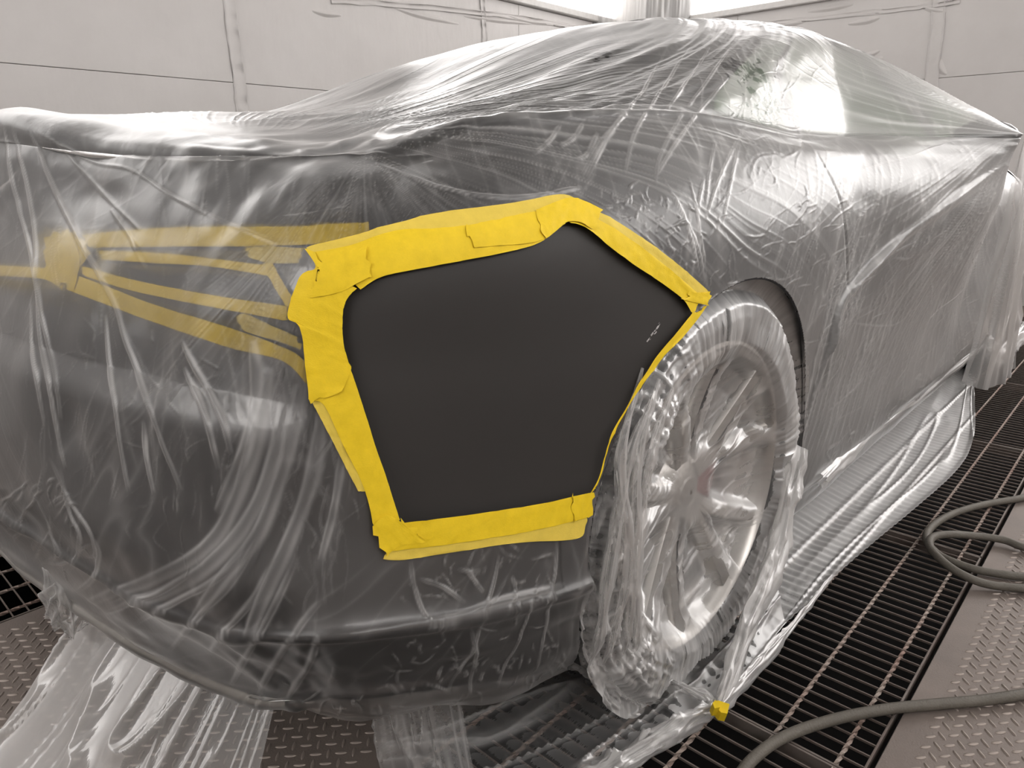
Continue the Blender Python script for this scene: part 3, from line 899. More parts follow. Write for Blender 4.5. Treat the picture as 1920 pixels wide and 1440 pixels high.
FN[0, 0:5] += np.array([-.03, -.02, -.0])

RES_S, RES_T = 1100, 950
S0, S1 = -1.35, 9.75
def adaptive(nfine, n, axis_eval):
    pass
def adapt_params():
    s = np.linspace(S0, S1, 240); t = np.linspace(0, 13, 160)
    P = eval_net(FN, s, t)
    v = (P - CAM) @ M
    u = np.stack([F_PX * v[..., 0] / np.maximum(v[..., 2], .15), F_PX * v[..., 1] / np.maximum(v[..., 2], .15)], -1)
    ds = np.linalg.norm(np.diff(u, axis=1), axis=-1); dt = np.linalg.norm(np.diff(u, axis=0), axis=-1)
    ws = np.percentile(ds[20:130], 85, axis=0) + 1.0; wt = np.percentile(dt[:, 20:], 80, axis=1) + .8
    def inv(w, grid, n):
        cdf = np.r_[0, np.cumsum(w)]; return np.interp(np.linspace(0, cdf[-1], n), cdf, grid)
    return inv(ws, s, RES_S), inv(wt, t, RES_T)
FS, FT = adapt_params()
P = eval_net(FN, FS, FT)
NRM = normals_of(P)
SG, TG = np.meshgrid(FS, FT)
P = P + NRM * .009
# film lies tight on the quarter round the bare panel
near_panel = sstep(2.6, 3.6, SG) * (1 - sstep(6.5, 7.5, SG)) * sstep(2.6, 3.6, TG) * (1 - sstep(7, 8, TG))
P = P - NRM * (.005 * near_panel)[..., None]
lamp_zone = (1 - sstep(3.1, 3.5, SG)) * sstep(4.2, 4.8, TG) * (1 - sstep(7.2, 7.8, TG))
P = P + NRM * (.009 * lamp_zone + .006 * (1 - sstep(4.5, 5.2, SG)) * sstep(6.2, 6.8, TG) * (1 - sstep(8.1, 8.6, TG)))[..., None]
# tent pulled out over the door mirror
TIP = np.array([1.49, -1.083, 1.012])
dx = P[..., 0] - TIP[0]; dz = P[..., 2] - TIP[2]
rx = np.where(dx < 0, .58 + .40 * sstep(.02, -.10, dz) if False else .58 + .40 * (1 - sstep(-.14, .03, dz)), .6); rz = np.where(dz > 0, .30, .85)
q = np.sqrt((dx / rx) ** 2 + (dz / rz) ** 2)
w = np.clip(1 - q, 0, 1) ** 1.35 * (P[..., 1] < -.3)
P[..., 1] += (TIP[1] - P[..., 1]) * w
P[..., 2] += (TIP[2] - P[..., 2]) * w * .25
NRM = normals_of(P)
FILM0 = P.copy()
kk = 3
FILM_BVH = grid_bvh(P[::kk, ::kk])
BK = 16
def _blocks(op, fill):
    h, w_ = P.shape[:2]; H, W_ = -(-h // BK), -(-w_ // BK)
    pad = np.full((H * BK, W_ * BK, 3), fill); pad[:h, :w_] = P
    return op(op(pad.reshape(H, BK, W_, BK, 3), axis=3), axis=1)
BLK_LO = _blocks(np.min, 1e9); BLK_HI = _blocks(np.max, -1e9)
DISP = np.zeros(P.shape[:2]); DENS = np.zeros(P.shape[:2])

def fan(center, normal, up, freq, amp, rmax, a0, a1, seed, soft=.2, rmin=.02, power=3, dens=.5, warp=.0, xlim=None, twist=0.0):
    """tension folds radiating from one point"""
    c = np.asarray(center, float); n = np.asarray(normal, float); n /= np.linalg.norm(n)
    e2 = np.asarray(up, float); e2 = e2 - n * e2.dot(n); e2 /= np.linalg.norm(e2); e1 = np.cross(e2, n)
    d = FILM0 - c
    a = np.arctan2(d @ e2, d @ e1); r = np.linalg.norm(d, axis=-1)
    a = a + twist * r
    win = sstep(a0 - soft, a0 + soft, a) * (1 - sstep(a1 - soft, a1 + soft, a))
    if xlim is not None: win = win * xlim
    env = np.exp(-(r / rmax) ** 1.5) * sstep(0, rmin * 3, r) * win
    # folds fade along their length
    k = np.floor(a * freq)
    ln = .45 + .9 * noise1(a * freq * .5, seed + 9)
    env = env * np.clip(1.25 - r / (rmax * 1.6 * ln), 0, 1)
    ww = .06 * (noise2(a * 5, r * 5, seed + 2) - .5)
    n1 = np.clip(1 - np.abs(2 * noise1((a + ww) * freq, seed) - 1), 0, 1)
    n2 = np.clip(1 - np.abs(2 * noise1((a + ww) * freq * 2.3 + 3.3, seed + 1) - 1), 0, 1)
    rid = n1 ** (power * 3.6) * .9 + n2 ** (power * 2.6) * .5 * sstep(.06, .2, r * 40 / freq)
    global DISP, DENS
    DISP += rid * env * amp * .42 * np.clip(r / .25, .25, 1.6)
    DENS += rid * env * dens

def crease_fold(px, w=.004, h=.006, dens=.6, fade=True, asym=0.0):
    """one pleat along a line drawn on the sheet"""
    px = smooth_curve(px, max(8, 5 * len(px)))
    C3 = np.array([cast(FILM_BVH, *p)[0] for p in px])
    lo = C3.min(0) - w * 4; hi = C3.max(0) + w * 4
    bi = np.nonzero(np.all((BLK_HI > lo) & (BLK_LO < hi), axis=-1))
    if not len(bi[0]): return
    ii = (bi[0][:, None, None] * BK + np.arange(BK)[None, :, None] + np.zeros((1, 1, BK), int)).ravel()
    jj = (bi[1][:, None, None] * BK + np.zeros((1, BK, 1), int) + np.arange(BK)[None, None, :]).ravel()
    ok = (ii < FILM0.shape[0]) & (jj < FILM0.shape[1]); ii = ii[ok]; jj = jj[ok]
    X = FILM0[ii, jj]
    m = np.all((X > lo) & (X < hi), axis=-1)
    idx = (ii[m], jj[m])
    if not len(idx[0]): return
    X = X[m]
    best = np.full(len(X), 1e9); tt = np.zeros(len(X)); side = np.zeros(len(X))
    nseg = len(C3) - 1
    for i in range(nseg):
        a, b = C3[i], C3[i + 1]; ab = b - a; L2 = ab @ ab + 1e-12
        u = np.clip((X - a) @ ab / L2, 0, 1)
        dv = X - (a + u[:, None] * ab); d = np.linalg.norm(dv, axis=1)
        k = d < best
        best[k] = d[k]; tt[k] = (i + u[k]) / nseg
        sg = np.einsum('ij,ij->i', np.cross(np.broadcast_to(ab, dv.shape), dv), NRM[idx])
        side[k] = np.sign(sg[k])
    env = np.sin(np.pi * np.clip(tt, 0, 1)) ** .55 if fade else np.ones(len(X))
    env = env * (.45 + .9 * noise1(tt * 7 + C3[0, 0] * 31, 4))
    wl = w * (.7 + .6 * noise1(tt * 5 + 11, 3))
    ww = np.where(side > 0, wl * (1 + asym), wl * (1 - asym * .6))
    g = np.exp(-(best / ww) ** 2)
    q_ = best / (ww * 1.1)
    gd = .36 * np.exp(-q_ ** 6) + .6 * np.exp(-((q_ - .85) / .38) ** 2)
    DISP[idx] += h * env * g * .7
    DENS[idx] = np.maximum(DENS[idx], dens * env * gd)

def scatter_folds(poly, n, ang, spread, lmin, lmax, w, h, dens, seed, curve=.15):
    r = np.random.default_rng(seed)
    poly = np.asarray(poly, float); lo, hi = poly.min(0), poly.max(0)
    k = 0; tries = 0
    while k < n and tries < n * 20:
        tries += 1
        p = lo + (hi - lo) * r.random(2)
        if not inside_poly(p[:1], p[1:], poly)[0]: continue
        a = math.radians(ang + spread * r.normal()); L_ = lmin + (lmax - lmin) * r.random() ** 2
        d = np.array([math.cos(a), -math.sin(a)]); nn = np.array([d[1], -d[0]])
        bend = r.normal() * curve * L_
        crease_fold([p - d * L_ / 2, p + nn * bend, p + d * L_ / 2], w * (.3 + .5 * r.random()), h * .5 * (.5 + r.random()), dens * 1.25 * (.4 + .8 * r.random()))
        k += 1

def film_folds():
    # fans of tension folds
    SPC = (-.548, -.715, .95)                                  # boot lip end
    fan(SPC, (-.6, -.8, 0), (0, 0, 1), 34, .004, .34, -2.5, -.35, 11, .15, dens=.55)
    fan(SPC, (-.3, -.9, .3), (0, 0, 1), 30, .004, .75, -.5, 1.1, 12, .2, dens=.6, twist=.25)
    fan((-.75, .03, 1.01), (-1, 0, 0), (0, 0, 1), 30, .005, .6, -2.2, -.75, 13, .25, dens=.6)
    fan(TIP, (0, -1, 0), (0, 0, 1), 22, .004, 1.2, -9, 9, 14, .2, dens=.6, rmin=.015)
    fan((-.62, -.60, .94), (-.2, -.6, .8), (0, 0, 1), 26, .0035, 1.2, -3.2, 3.2, 15, .2, dens=.24, xlim=sstep(8.6, 9.2, TG), twist=.3)
    # named pleats of the tail
    B = [((8,232),(25,330),(45,420),(70,520),(95,660),(108,790)), ((58,248),(100,350),(160,470),(205,560),(235,650),(270,740),(310,830),(345,920)),
         ((25,240),(60,380),(75,560),(85,680),(105,820),(120,880)), ((190,590),(200,690),(215,760),(235,850),(250,925)),
         ((345,640),(385,720),(420,790),(435,850)), ((350,690),(390,790),(412,880)), ((270,790),(280,870),(290,925)), ((62,560),(70,700),(85,800))]
    for b in B: crease_fold(b, .0030, .004, 1.1, asym=.3)
    for b in (((75,250),(170,300),(250,320),(320,365),(430,420),(520,455)), ((100,260),(180,350),(260,430)), ((205,390),(245,450),(270,500))): crease_fold(b, .0022, .003, .6)
    G = [((500,690),(490,770),(460,880),(440,940),(400,1010),(330,1060),(240,1100),(160,1130)), ((560,720),(545,800),(520,900),(480,1000),(420,1080),(350,1170)),
         ((530,740),(510,860),(470,960),(400,1050),(300,1110),(200,1135)), ((600,780),(580,900),(540,1010),(490,1120),(460,1200)), ((470,640),(478,720),(470,800),(445,880),(410,960)),
         ((640,850),(625,950),(600,1050)), ((110,880),(130,960),(150,1010),(120,1080)), ((90,860),(130,940),(170,1000),(180,1060)), ((170,1000),(185,1040),(165,1090),(140,1110)),
         ((60,930),(90,1000),(110,1050)), ((255,1170),(330,1130),(420,1080),(470,1030)), ((190,1152),(300,1112),(380,1060)), ((390,1230),(430,1180),(480,1120),(510,1060)), ((320,1220),(380,1150),(440,1090),(490,1000)),
         ((480,1310),(520,1240),(560,1180),(600,1130)), ((430,1290),(470,1220),(520,1130),(560,1040)), ((540,1310),(580,1250),(600,1190))]
    for k, b in enumerate(G): crease_fold(b, .0058 if k < 5 else .0030, .005 if k < 5 else .003, .85, asym=.4)
    # bumper side
    for b in (((770,1050),(775,1090),(790,1140),(805,1165)), ((935,1040),(925,1090),(905,1150),(880,1220),(860,1260),(840,1300)), ((1045,1010),(1040,1080),(1020,1180),(1000,1260)),
              ((1010,1090),(990,1150),(960,1220),(930,1290)), ((880,1170),(890,1230),(880,1300)), ((785,1085),(830,1100),(870,1130)), ((870,1060),(890,1090),(905,1110)), ((960,1080),(965,1110),(950,1150))):
        crease_fold(b, .0020, .003, .7)
    crease_fold(((790,1168),(850,1160),(920,1132),(1000,1112),(1060,1098)), .0045, .004, .6)
    # quarter and pillar, swept down from the roof
    Q_ = [((1250,90),(1200,180),(1150,240),(1110,300)), ((1300,80),(1240,170),(1190,250),(1170,330)), ((1380,75),(1320,160),(1270,230),(1235,300),(1228,350)), ((1370,140),(1310,210),(1260,280),(1230,330)),
          ((1330,90),(1290,150),(1240,220)), ((1200,180),(1130,262),(1090,330)), ((1160,228),(1130,275),(1100,335)), ((1095,228),(1075,260),(1050,275)), ((1050,235),(1030,265),(1000,290)),
          ((1320,330),(1308,400),(1318,470),(1325,545)), ((1240,330),(1280,400),(1310,470),(1322,540)), ((1290,330),(1306,400),(1312,470),(1320,535)), ((1250,350),(1290,430),(1316,530)), ((1120,250),(1100,290),(1080,300)),
          ((1400,230),(1350,330),(1320,420)), ((1345,250),(1330,320),(1322,390)), ((1390,250),(1370,340),(1352,430))]
    for k, b in enumerate(Q_): crease_fold(b, .0024, .002, .95)
    for b in (((700,300),(820,350),(950,370),(1060,360)), ((880,365),(980,372),(1090,352)), ((1000,385),(1040,362),(1100,352))): crease_fold(b, .0026, .003, .6)
    # the big fold from the mirror across the door to the sill
    crease_fold(((1912,290),(1830,345),(1740,405),(1640,490),(1580,560),(1555,640),(1545,740)), .012, .016, .55, asym=.5)
    crease_fold(((1690,440),(1610,520),(1570,600),(1530,720),(1490,860)), .010, .010, .45, asym=.5)
    for k in range(16):
        f = k / 15
        crease_fold(((1560 + 150 * f, 560 - 60 * f), (1530 + 150 * f, 660 - 30 * f), (1505 + 140 * f, 780 - 20 * f), (1470 + 160 * f, 880 - 60 * f)), .0025 + .002 * (k % 3 == 0), .0025, .5)
    scatter_folds([(1330,300),(1480,260),(1660,330),(1640,470),(1560,600),(1500,560),(1340,500)], 120, 62, 22, 15, 110, .0022, .0024, .34, 21)
    scatter_folds([(1400,130),(1500,90),(1600,200),(1600,260),(1500,250),(1360,220)], 60, 40, 50, 12, 60, .002, .0018, .25, 22)
    scatter_folds([(1100,360),(1230,340),(1330,420),(1310,540),(1200,440)], 55, 100, 45, 12, 50, .0022, .0028, .4, 23)
    scatter_folds([(780,1050),(1060,1000),(1050,1230),(700,1290)], 60, 60, 50, 14, 70, .0022, .003, .4, 24)
    scatter_folds([(150,600),(540,640),(640,860),(640,1100),(460,1150),(200,980)], 70, 100, 30, 20, 120, .0018, .0016, .22, 25)
    scatter_folds([(0,880),(120,900),(200,1040),(120,1080),(0,990)], 45, 60, 25, 20, 80, .0026, .004, .4, 26)
    scatter_folds([(560,560),(660,860),(700,1000),(560,1150),(520,700)], 40, 88, 10, 40, 200, .0018, .0022, .32, 27)
    scatter_folds([(1560,470),(1840,430),(1840,640),(1600,760),(1540,700)], 150, 66, 12, 40, 190, .003, .0030, .48, 28)
    scatter_folds([(1330,520),(1480,500),(1520,640),(1500,800),(1440,600)], 60, 30, 35, 15, 70, .0026, .0028, .42, 29)
    scatter_folds([(1560,820),(1840,620),(1840,660),(1560,880)], 40, 55, 30, 15, 60, .0035, .005, .5, 30)
    scatter_folds([(0,260),(520,300),(640,330),(560,640),(640,1000),(300,960),(0,860)], 130, 84, 9, 40, 190, .0013, .0008, .26, 35, .05)
    scatter_folds([(0,600),(600,640),(640,1000),(300,1000),(60,900)], 60, 60, 25, 20, 90, .0012, .0008, .22, 36, .08)
    crease_fold(((1528,285),(1562,345),(1582,410),(1588,480),(1590,560),(1588,620)), .003, -.004, .0)
    # hem crumples
    scatter_folds([(430,1290),(1060,1200),(1060,1260),(800,1345),(480,1355)], 50, 70, 40, 12, 50, .003, .004, .4, 31)
film_folds()
def crinkle():
    global DISP, DENS
    X, Y, Z = FILM0[..., 0], FILM0[..., 1], FILM0[..., 2]
    side = sstep(4.5, 6, SG) * sstep(4, 5, TG) * (1 - sstep(10.5, 11.2, TG))
    for k, (ang, sc, st, amp, dn, seed) in enumerate(((62, 26, 5, .0012, .30, 201), (35, 40, 7, .0009, .22, 205), (95, 30, 6, .0010, .25, 209))):
        c, s = math.cos(math.radians(ang)), math.sin(math.radians(ang))
        u = (X - Y * .6) * c + Z * s; v = -(X - Y * .6) * s + Z * c
        w1 = noise2(u * 6, v * 6, seed + 1) * .05
        n = noise2((u + w1) * st, (v + w1) * sc, seed) * .75 + noise2((u - w1) * st * 2.3, (v + w1) * sc * 2.1, seed + 2) * .25
        r = np.clip(1 - np.abs(2 * n - 1), 0, 1) ** 16
        m = sstep(.50, .68, noise2(X * 5 + k * 7, Z * 6 + Y * 3, seed + 3)) * (.35 + .65 * side)
        DISP += r * m * amp * .5; DENS += r * m * dn * 1.6
    # clear patches where the sheet clings to the glass and the paint
    for (pxa, pya, rad, sd) in ((1405, 155, .12, 1), (1432, 190, .09, 2), (1425, 140, .08, 6), (440, 262, .05, 3), (1080, 110, .10, 4), (950, 85, .08, 5)):
        c = cast(FILM_BVH, pxa, pya)[0]
        d = np.linalg.norm(FILM0 - c, axis=-1)
        n = noise2(X * 60 + sd, Z * 60 + Y * 20, 220 + sd) * .6 + noise2(X * 150, Z * 150, 230 + sd) * .4
        DENS -= .75 * (n > .55 + .35 * (d / rad) ** 2) * (d < rad * 1.3)
crinkle()
# slack: broad soft undulation
SW = SG + .19 * (TG - 9.05)
DENS += .40 * sstep(6.25, 6.4, SW) * sstep(8.95, 9.15, TG) * (1 - sstep(10.75, 11.0, TG)) * (1 - .9 * np.exp(-((SW - 7.135) / .06) ** 2))
DENS += .22 * (1 - sstep(.9, 1.5, SG)) * sstep(.7, 1.1, TG) * (1 - sstep(2.2, 3.0, TG))
DENS += .16 * sstep(6.2, 7.6, SG) * (1 - sstep(8, 8.6, TG)) + .08 * sstep(4.8, 6.2, SG) * sstep(5.5, 6.2, TG) * (1 - sstep(8, 8.6, TG))
DENS += .30 * (1 - sstep(.25, .6, TG)) * sstep(2.5, 3.2, SG) * (1 - sstep(4.8, 5.4, SG))
soft = (noise2(SG * 2.2, TG * 1.4, 41) - .5) * .010 + (noise2(SG * 6, TG * 3.2, 42) - .5) * .004
P = FILM0 + NRM * (DISP + soft * (1 - .8 * near_panel))[..., None]
DENS = np.clip(DENS, -.5, 1.3)
# openings: wheel arch, and the bare panel
PAN = np.array([cast(FILM_BVH, *p)[0] for p in grow(PANEL_PX, 16)])
keep_v = np.ones(P.shape[:2], bool)
v = (FILM0 - CAM) @ M
uu = 960 + F_PX * v[..., 0] / np.maximum(v[..., 2], .05); vv = 720 + F_PX * v[..., 1] / np.maximum(v[..., 2], .05)
inpan = inside_poly(uu, vv, grow(PANEL_PX, 16)) & (FILM0[..., 1] < -.7) & (FILM0[..., 0] < .1)
arch = (np.hypot(FILM0[..., 0] - AX0, FILM0[..., 2] - AZ0) < ARCH_R + .004) & (FILM0[..., 1] < -.8)
cut = inpan | arch
keep = ~(cut[:-1, :-1] & cut[:-1, 1:] & cut[1:, 1:] & cut[1:, :-1])
film = empty('masking_film', (0, 0, 0)); tag(film, 'clear milky plastic masking film draped and pleated over the whole car', 'plastic film')
V_, Q_, D_ = compact(P.reshape(-1, 3), grid_quads(RES_T, RES_S, keep), DENS.reshape(-1))
link('main_sheet', mesh_np('main_sheet', V_, Q_, attrs={'film_layers': D_}), MAT['film'], film)
# the rest of the car's cover: far side and nose
for name, a, b in (('far_side_sheet', -12, S0), ('nose_sheet', S1, 12)):
    s = np.linspace(a, b, 160); t = np.linspace(0, 13, 120)
    Pc = eval_net(FN, s, t); nn = normals_of(Pc)
    sg, tg = np.meshgrid(s, t)
    Pc = Pc + nn * (.010 + (noise2(sg * 5, tg * 3, 5) - .5) * .014)[..., None]
    if a > 0:
        dxx = Pc[..., 0] - TIP[0]; dzz = Pc[..., 2] - TIP[2]
        qq = np.sqrt((dxx / .6) ** 2 + (dzz / np.where(dzz > 0, .30, .85)) ** 2)
        ww = np.clip(1 - qq, 0, 1) ** 1.35 * (Pc[..., 1] < -.3)
        Pc[..., 1] += (TIP[1] - Pc[..., 1]) * ww; Pc[..., 2] += (TIP[2] - Pc[..., 2]) * ww * .25
    link(name, mesh_np(name, Pc.reshape(-1, 3), grid_quads(120, 160), attrs={'film_layers': noise2(sg * 20, tg * 8, 6).ravel() * .3}), MAT['film'], film)
# ------------------------------------------------------------------ film over the wheel
def wheel_film():
    nr, na = 150, 560
    r = np.r_[np.linspace(.004, .27, 80), np.linspace(.273, .462, 70)]
    a = np.linspace(0, 2 * math.pi, na)
    A, R = np.meshgrid(a, r)
    y = np.interp(R, [0, .05, .10, .20, .262, .285, .33, .352, .375, .40, .43, .47], [.040, .040, .038, .022, -.006, -.016, -.016, -.012, .012, -.006, -.030, -.036])
    # sags between the spokes
    sp = np.zeros_like(A)
    for k in range(5):
        for d in (-.20, .20):
            q = np.clip((R - .055) / .213, 0, 1)
            ac = SP0 + k * 2 * math.pi / 5 + d * (.55 + .9 * q)
            da = (A - ac + math.pi) % (2 * math.pi) - math.pi
            sp = np.maximum(sp, np.exp(-((da * R) / .024) ** 4))
    bare = sstep(.06, .1, R) * (1 - sstep(.235, .262, R))
    y += .022 * (1 - sp) * bare - .004
    w = noise2(A * 9, R * 14, 3)
    radial = np.clip(1 - np.abs(2 * (noise1(A * 26 + 1.5 * noise1(R * 20, 8), 7) * .6 + noise1(A * 61, 17) * .4) - 1), 0, 1) ** 3
    env = sstep(.24, .30, R) * (1 - .6 * sstep(.36, .40, R)) * (.3 + .9 * noise2(A * 3, R * 6, 19))
    y -= radial * env * .006
    left = sstep(.2, .9, -np.cos(A)) * sstep(.20, .27, R)          # rear part of the tyre is badly crumpled
    cr = np.abs(noise2(A * 7, R * 120 + A * 3, 21) - .5) * 2
    cr2 = np.abs(noise2(A * 5 + R * 10, R * 75 - A * 4, 23) - .5) * 2
    y -= left * ((1 - cr) ** 3 * .005 + (1 - cr2) ** 5 * .009)
    y += (noise2(A * 5, R * 22, 31) - .5) * .008 + (noise2(A * 16, R * 26, 33) - .5) * .002
    # parallel stretch lines across the spokes
    y = np.interp(R, [0, .05, .12], [1, 1, 0]) * (.040 - .004) + (1 - np.interp(R, [0, .05, .12], [1, 1, 0])) * y
    ln = A * 0 + R * np.sin(A - .35)
    st = np.clip(1 - np.abs(2 * noise2(ln * 90, R * np.cos(A - .35) * 7, 37) - 1), 0, 1) ** 4
    y -= st * .003 * (1 - sstep(.3, .36, R)) * bare
    X = R * np.cos(A); Z = AZ0 + R * np.sin(A)
    zmin = .03 + .03 * noise1(A * 7, 40)
    Z = np.where(Z < zmin, zmin + (Z - zmin) * .03, Z)
    V = np.stack([X, -.93 + y, Z], -1)
    dens = radial * env * .8 + left * ((1 - cr) ** 5 * .6 + (1 - cr2) ** 6 * .7) + st * .25 * bare + .12 * (1 - sp) * bare
    # dark rear gap of the panel stays clear of film above the arch: keep r < .40 towards the bare panel
    ang = np.degrees((A + 2 * math.pi) % (2 * math.pi))
    lim = np.where((ang > 95) & (ang < 215), .392, .408)
    lim = np.where((ang > 200) & (ang < 340), .40, lim)
    kv = R < lim
    keep = kv[:-1, :-1] & kv[1:, :-1] & kv[:-1, 1:] & kv[1:, 1:]
    Vc, Qc, Dc = compact(V.reshape(-1, 3), grid_quads(nr, na, keep), np.clip(dens, 0, 1.2).ravel())
    link('wheel_sheet', mesh_np('wheel_sheet', Vc, Qc, attrs={'film_layers': Dc}), MAT['film_wheel'], film)
    # round the tread at the back of the tyre
    a = np.linspace(math.radians(110), math.radians(275), 260); yv = np.linspace(-.945, -.66, 150)
    A, Y = np.meshgrid(a, yv)
    cr = np.abs(noise2(A * 14, Y * 70 + A * 4, 51) - .5) * 2; cr2 = np.abs(noise2(A * 30 + Y * 6, Y * 14, 53) - .5) * 2
    fold = (1 - cr) ** 3; fold2 = (1 - cr2) ** 5
    R = .364 + fold * .005 + fold2 * .007 + (noise2(A * 6, Y * 9, 55) - .5) * .012 + .02 * sstep(-.80, -.66, Y)
    Z = np.maximum(AZ0 + R * np.sin(A), .012)
    V = np.stack([R * np.cos(A), Y, Z], -1)
    link('tread_sheet', mesh_np('tread_sheet', V.reshape(-1, 3), grid_quads(150, 260), attrs={'film_layers': np.clip(fold ** 2 * .3 + fold2 * .4, 0, 1).ravel()}), MAT['film_wheel'], film)
wheel_film()

def ruled(name, top, bot, nu, nv, shape, mat, dens, parent=film, disp=None):
    """sheet between two 3-D polylines; shape(u, v, P) may move the points"""
    T_ = smooth_curve(top, nu); B_ = smooth_curve(bot, nu)
    u = np.linspace(0, 1, nu); v = np.linspace(0, 1, nv)
    U, V = np.meshgrid(u, v)
    Pp = T_[None] * (1 - V[..., None]) + B_[None] * V[..., None]
    Pp = shape(U, V, Pp) if shape else Pp
    D = dens(U, V) if callable(dens) else np.full(U.shape, dens)
    return link(name, mesh_np(name, Pp.reshape(-1, 3), grid_quads(nv, nu), attrs={'film_layers': np.clip(D, -.1, 1.3).ravel()}), mat, parent)

def ridge(x, p=3):
    return np.clip(1 - np.abs(2 * x - 1), 0, 1) ** p

# floor skirt to the right of the car: from under the sill down on to the grating
def skirt():
    def shape(U, V, Pp):
        x = Pp[..., 0]
        # v: 0 sill edge -> .35 floor -> 1 outer edge
        top = Pp[:1]; bot = Pp[-1:]
        t1 = np.clip(V / .38, 0, 1); t2 = np.clip((V - .38) / .62, 0, 1)
        ymid = top[..., 1] + .02; zt = top[..., 2]
        yy = np.where(V < .38, top[..., 1] + (ymid - top[..., 1]) * np.sin(t1 * math.pi / 2), ymid + (bot[..., 1] - ymid) * t2)
        xx = top[..., 0] + (bot[..., 0] - top[..., 0]) * V
        zz = np.where(V < .38, .012 + (zt - .012) * (1 - sstep(0, 1, t1)) , .012 - .002 * t2)
        # cove: soften corner
        yy = yy + .05 * np.exp(-((V - .36) / .16) ** 2) * (zt > .05)
        zz = zz + .022 * np.exp(-((V - .40) / .12) ** 2) * (zt > .05)
        # the grating prints through, long wrinkles run along the car
        zz = zz + .0016 * np.cos(2 * math.pi * (xx + .97) / PITCH) * (1 - sstep(.02, .06, zz))
        for yr in (-1.115, -1.015, -.915):
            zz = zz + .0035 * np.exp(-((yy - yr) / .005) ** 2) * (V > .4)
        wr = ridge(noise2(V * 9 + U * 3, U * 4, 61), 14)
        zz = zz + wr * .006 * sstep(.4, .6, V) + (noise2(U * 30, V * 12, 63) - .5) * .0016
        edge = np.exp(-((V - 1) / .03) ** 2)
        zz = zz + edge * .006
        out = np.stack([xx, yy, np.maximum(zz, .006)], -1)
        return out
    D = lambda U, V: .46 + .3 * ridge(noise2(V * 9 + U * 3, U * 4, 61), 14) * (V > .4) + .3 * np.exp(-((V - .97) / .04) ** 2) + .10 * noise2(U * 8, V * 3, 64) + .18 * ridge(noise2(U * 60, V * 10, 66), 10) + .06 * np.cos(2 * math.pi * (np.interp(U, [0, .16, .4, .64, .84, 1], [.34, .6, 1.2, 1.8, 2.4, 2.8]) + .97) / PITCH)
    top = [(.34, -.90, .17), (.6, -.895, .15), (1.2, -.89, .145), (1.8, -.885, .14), (2.4, -.88, .135), (2.8, -.87, .12)]
    bot = [(.22, -1.015, 0), (.55, -1.03, 0), (1.29, -1.09, 0), (1.7, -1.07, 0), (2.2, -.98, 0), (2.8, -.86, 0)]
    ruled('floor_skirt', top, bot, 640, 100, shape, MAT['film_floor'], D)
    # round the wheel foot and back towards the tail
    def shape2(U, V, Pp):
        z = .010 + .02 * (1 - V) ** 2
        wr = ridge(noise2(V * 8 + U * 3, U * 4, 71), 12)
        z = z + wr * .012 + (noise2(U * 9, V * 6, 73) - .5) * .003 + np.exp(-((V - 1) / .04) ** 2) * .012
        z = z + .0006 * np.cos(2 * math.pi * (Pp[..., 0] + .97) / PITCH)
        z = z + .05 * np.exp(-((U - .62) / .05) ** 2) * (1 - V)
        Pp = Pp.copy(); Pp[..., 2] = np.maximum(Pp[..., 2] + z, .006)
        return Pp
    D2 = lambda U, V: .7 * ridge(noise2(V * 8 + U * 3, U * 4, 71), 12) + .6 * np.exp(-((V - .97) / .04) ** 2) - .1
    top = [(-.50, -.62, .02), (-.30, -.64, .0), (-.05, -.76, .0), (.10, -.88, .0), (.34, -.90, .16)]
    bot = [(-.60, -.72, 0), (-.50, -.90, 0), (-.30, -.985, 0), (-.07, -1.02, 0), (.22, -1.015, 0)]
    ruled('foot_sheet', top, bot, 300, 130, shape2, MAT['film_floor'], D2)
skirt()

# rolled hem bundle in front of the wheel: gathered film running from the arch down to the tape knot
def bundle(name, pts, rad, seed, n=20, mat='film_floor', dens=.5):
    C_ = smooth_curve(pts, 110)
    T_ = np.gradient(C_, axis=0); T_ /= np.linalg.norm(T_, axis=1)[:, None]
    up = np.array([.2, -1, .3]); e1 = np.cross(T_, up); e1 /= np.linalg.norm(e1, axis=1)[:, None]; e2 = np.cross(e1, T_)
    a = np.linspace(0, 2 * math.pi, n * 2); L_ = np.linspace(0, 1, 110)
    rr = np.interp(L_, np.linspace(0, 1, len(rad)), rad)
    A, LL = np.meshgrid(a, L_)
    k = rr[:, None] * (.55 + .9 * ridge(noise2(A * 4 / (2 * math.pi) * 3, LL * 6, seed), 2))
    k = k * (.75 + .5 * noise2(A * 3, LL * 14, seed + 1))
    V = C_[:, None] + (e1[:, None] * np.cos(A)[..., None] * k[..., None] + e2[:, None] * np.sin(A)[..., None] * k[..., None] * .55)
    V[..., 2] = np.maximum(V[..., 2], .004)
    d = dens + .25 * noise2(A * 4, LL * 10, seed + 2)
    return link(name, mesh_np(name, V.reshape(-1, 3), grid_quads(110, n * 2), attrs={'film_layers': d.ravel()}), MAT[mat], film)

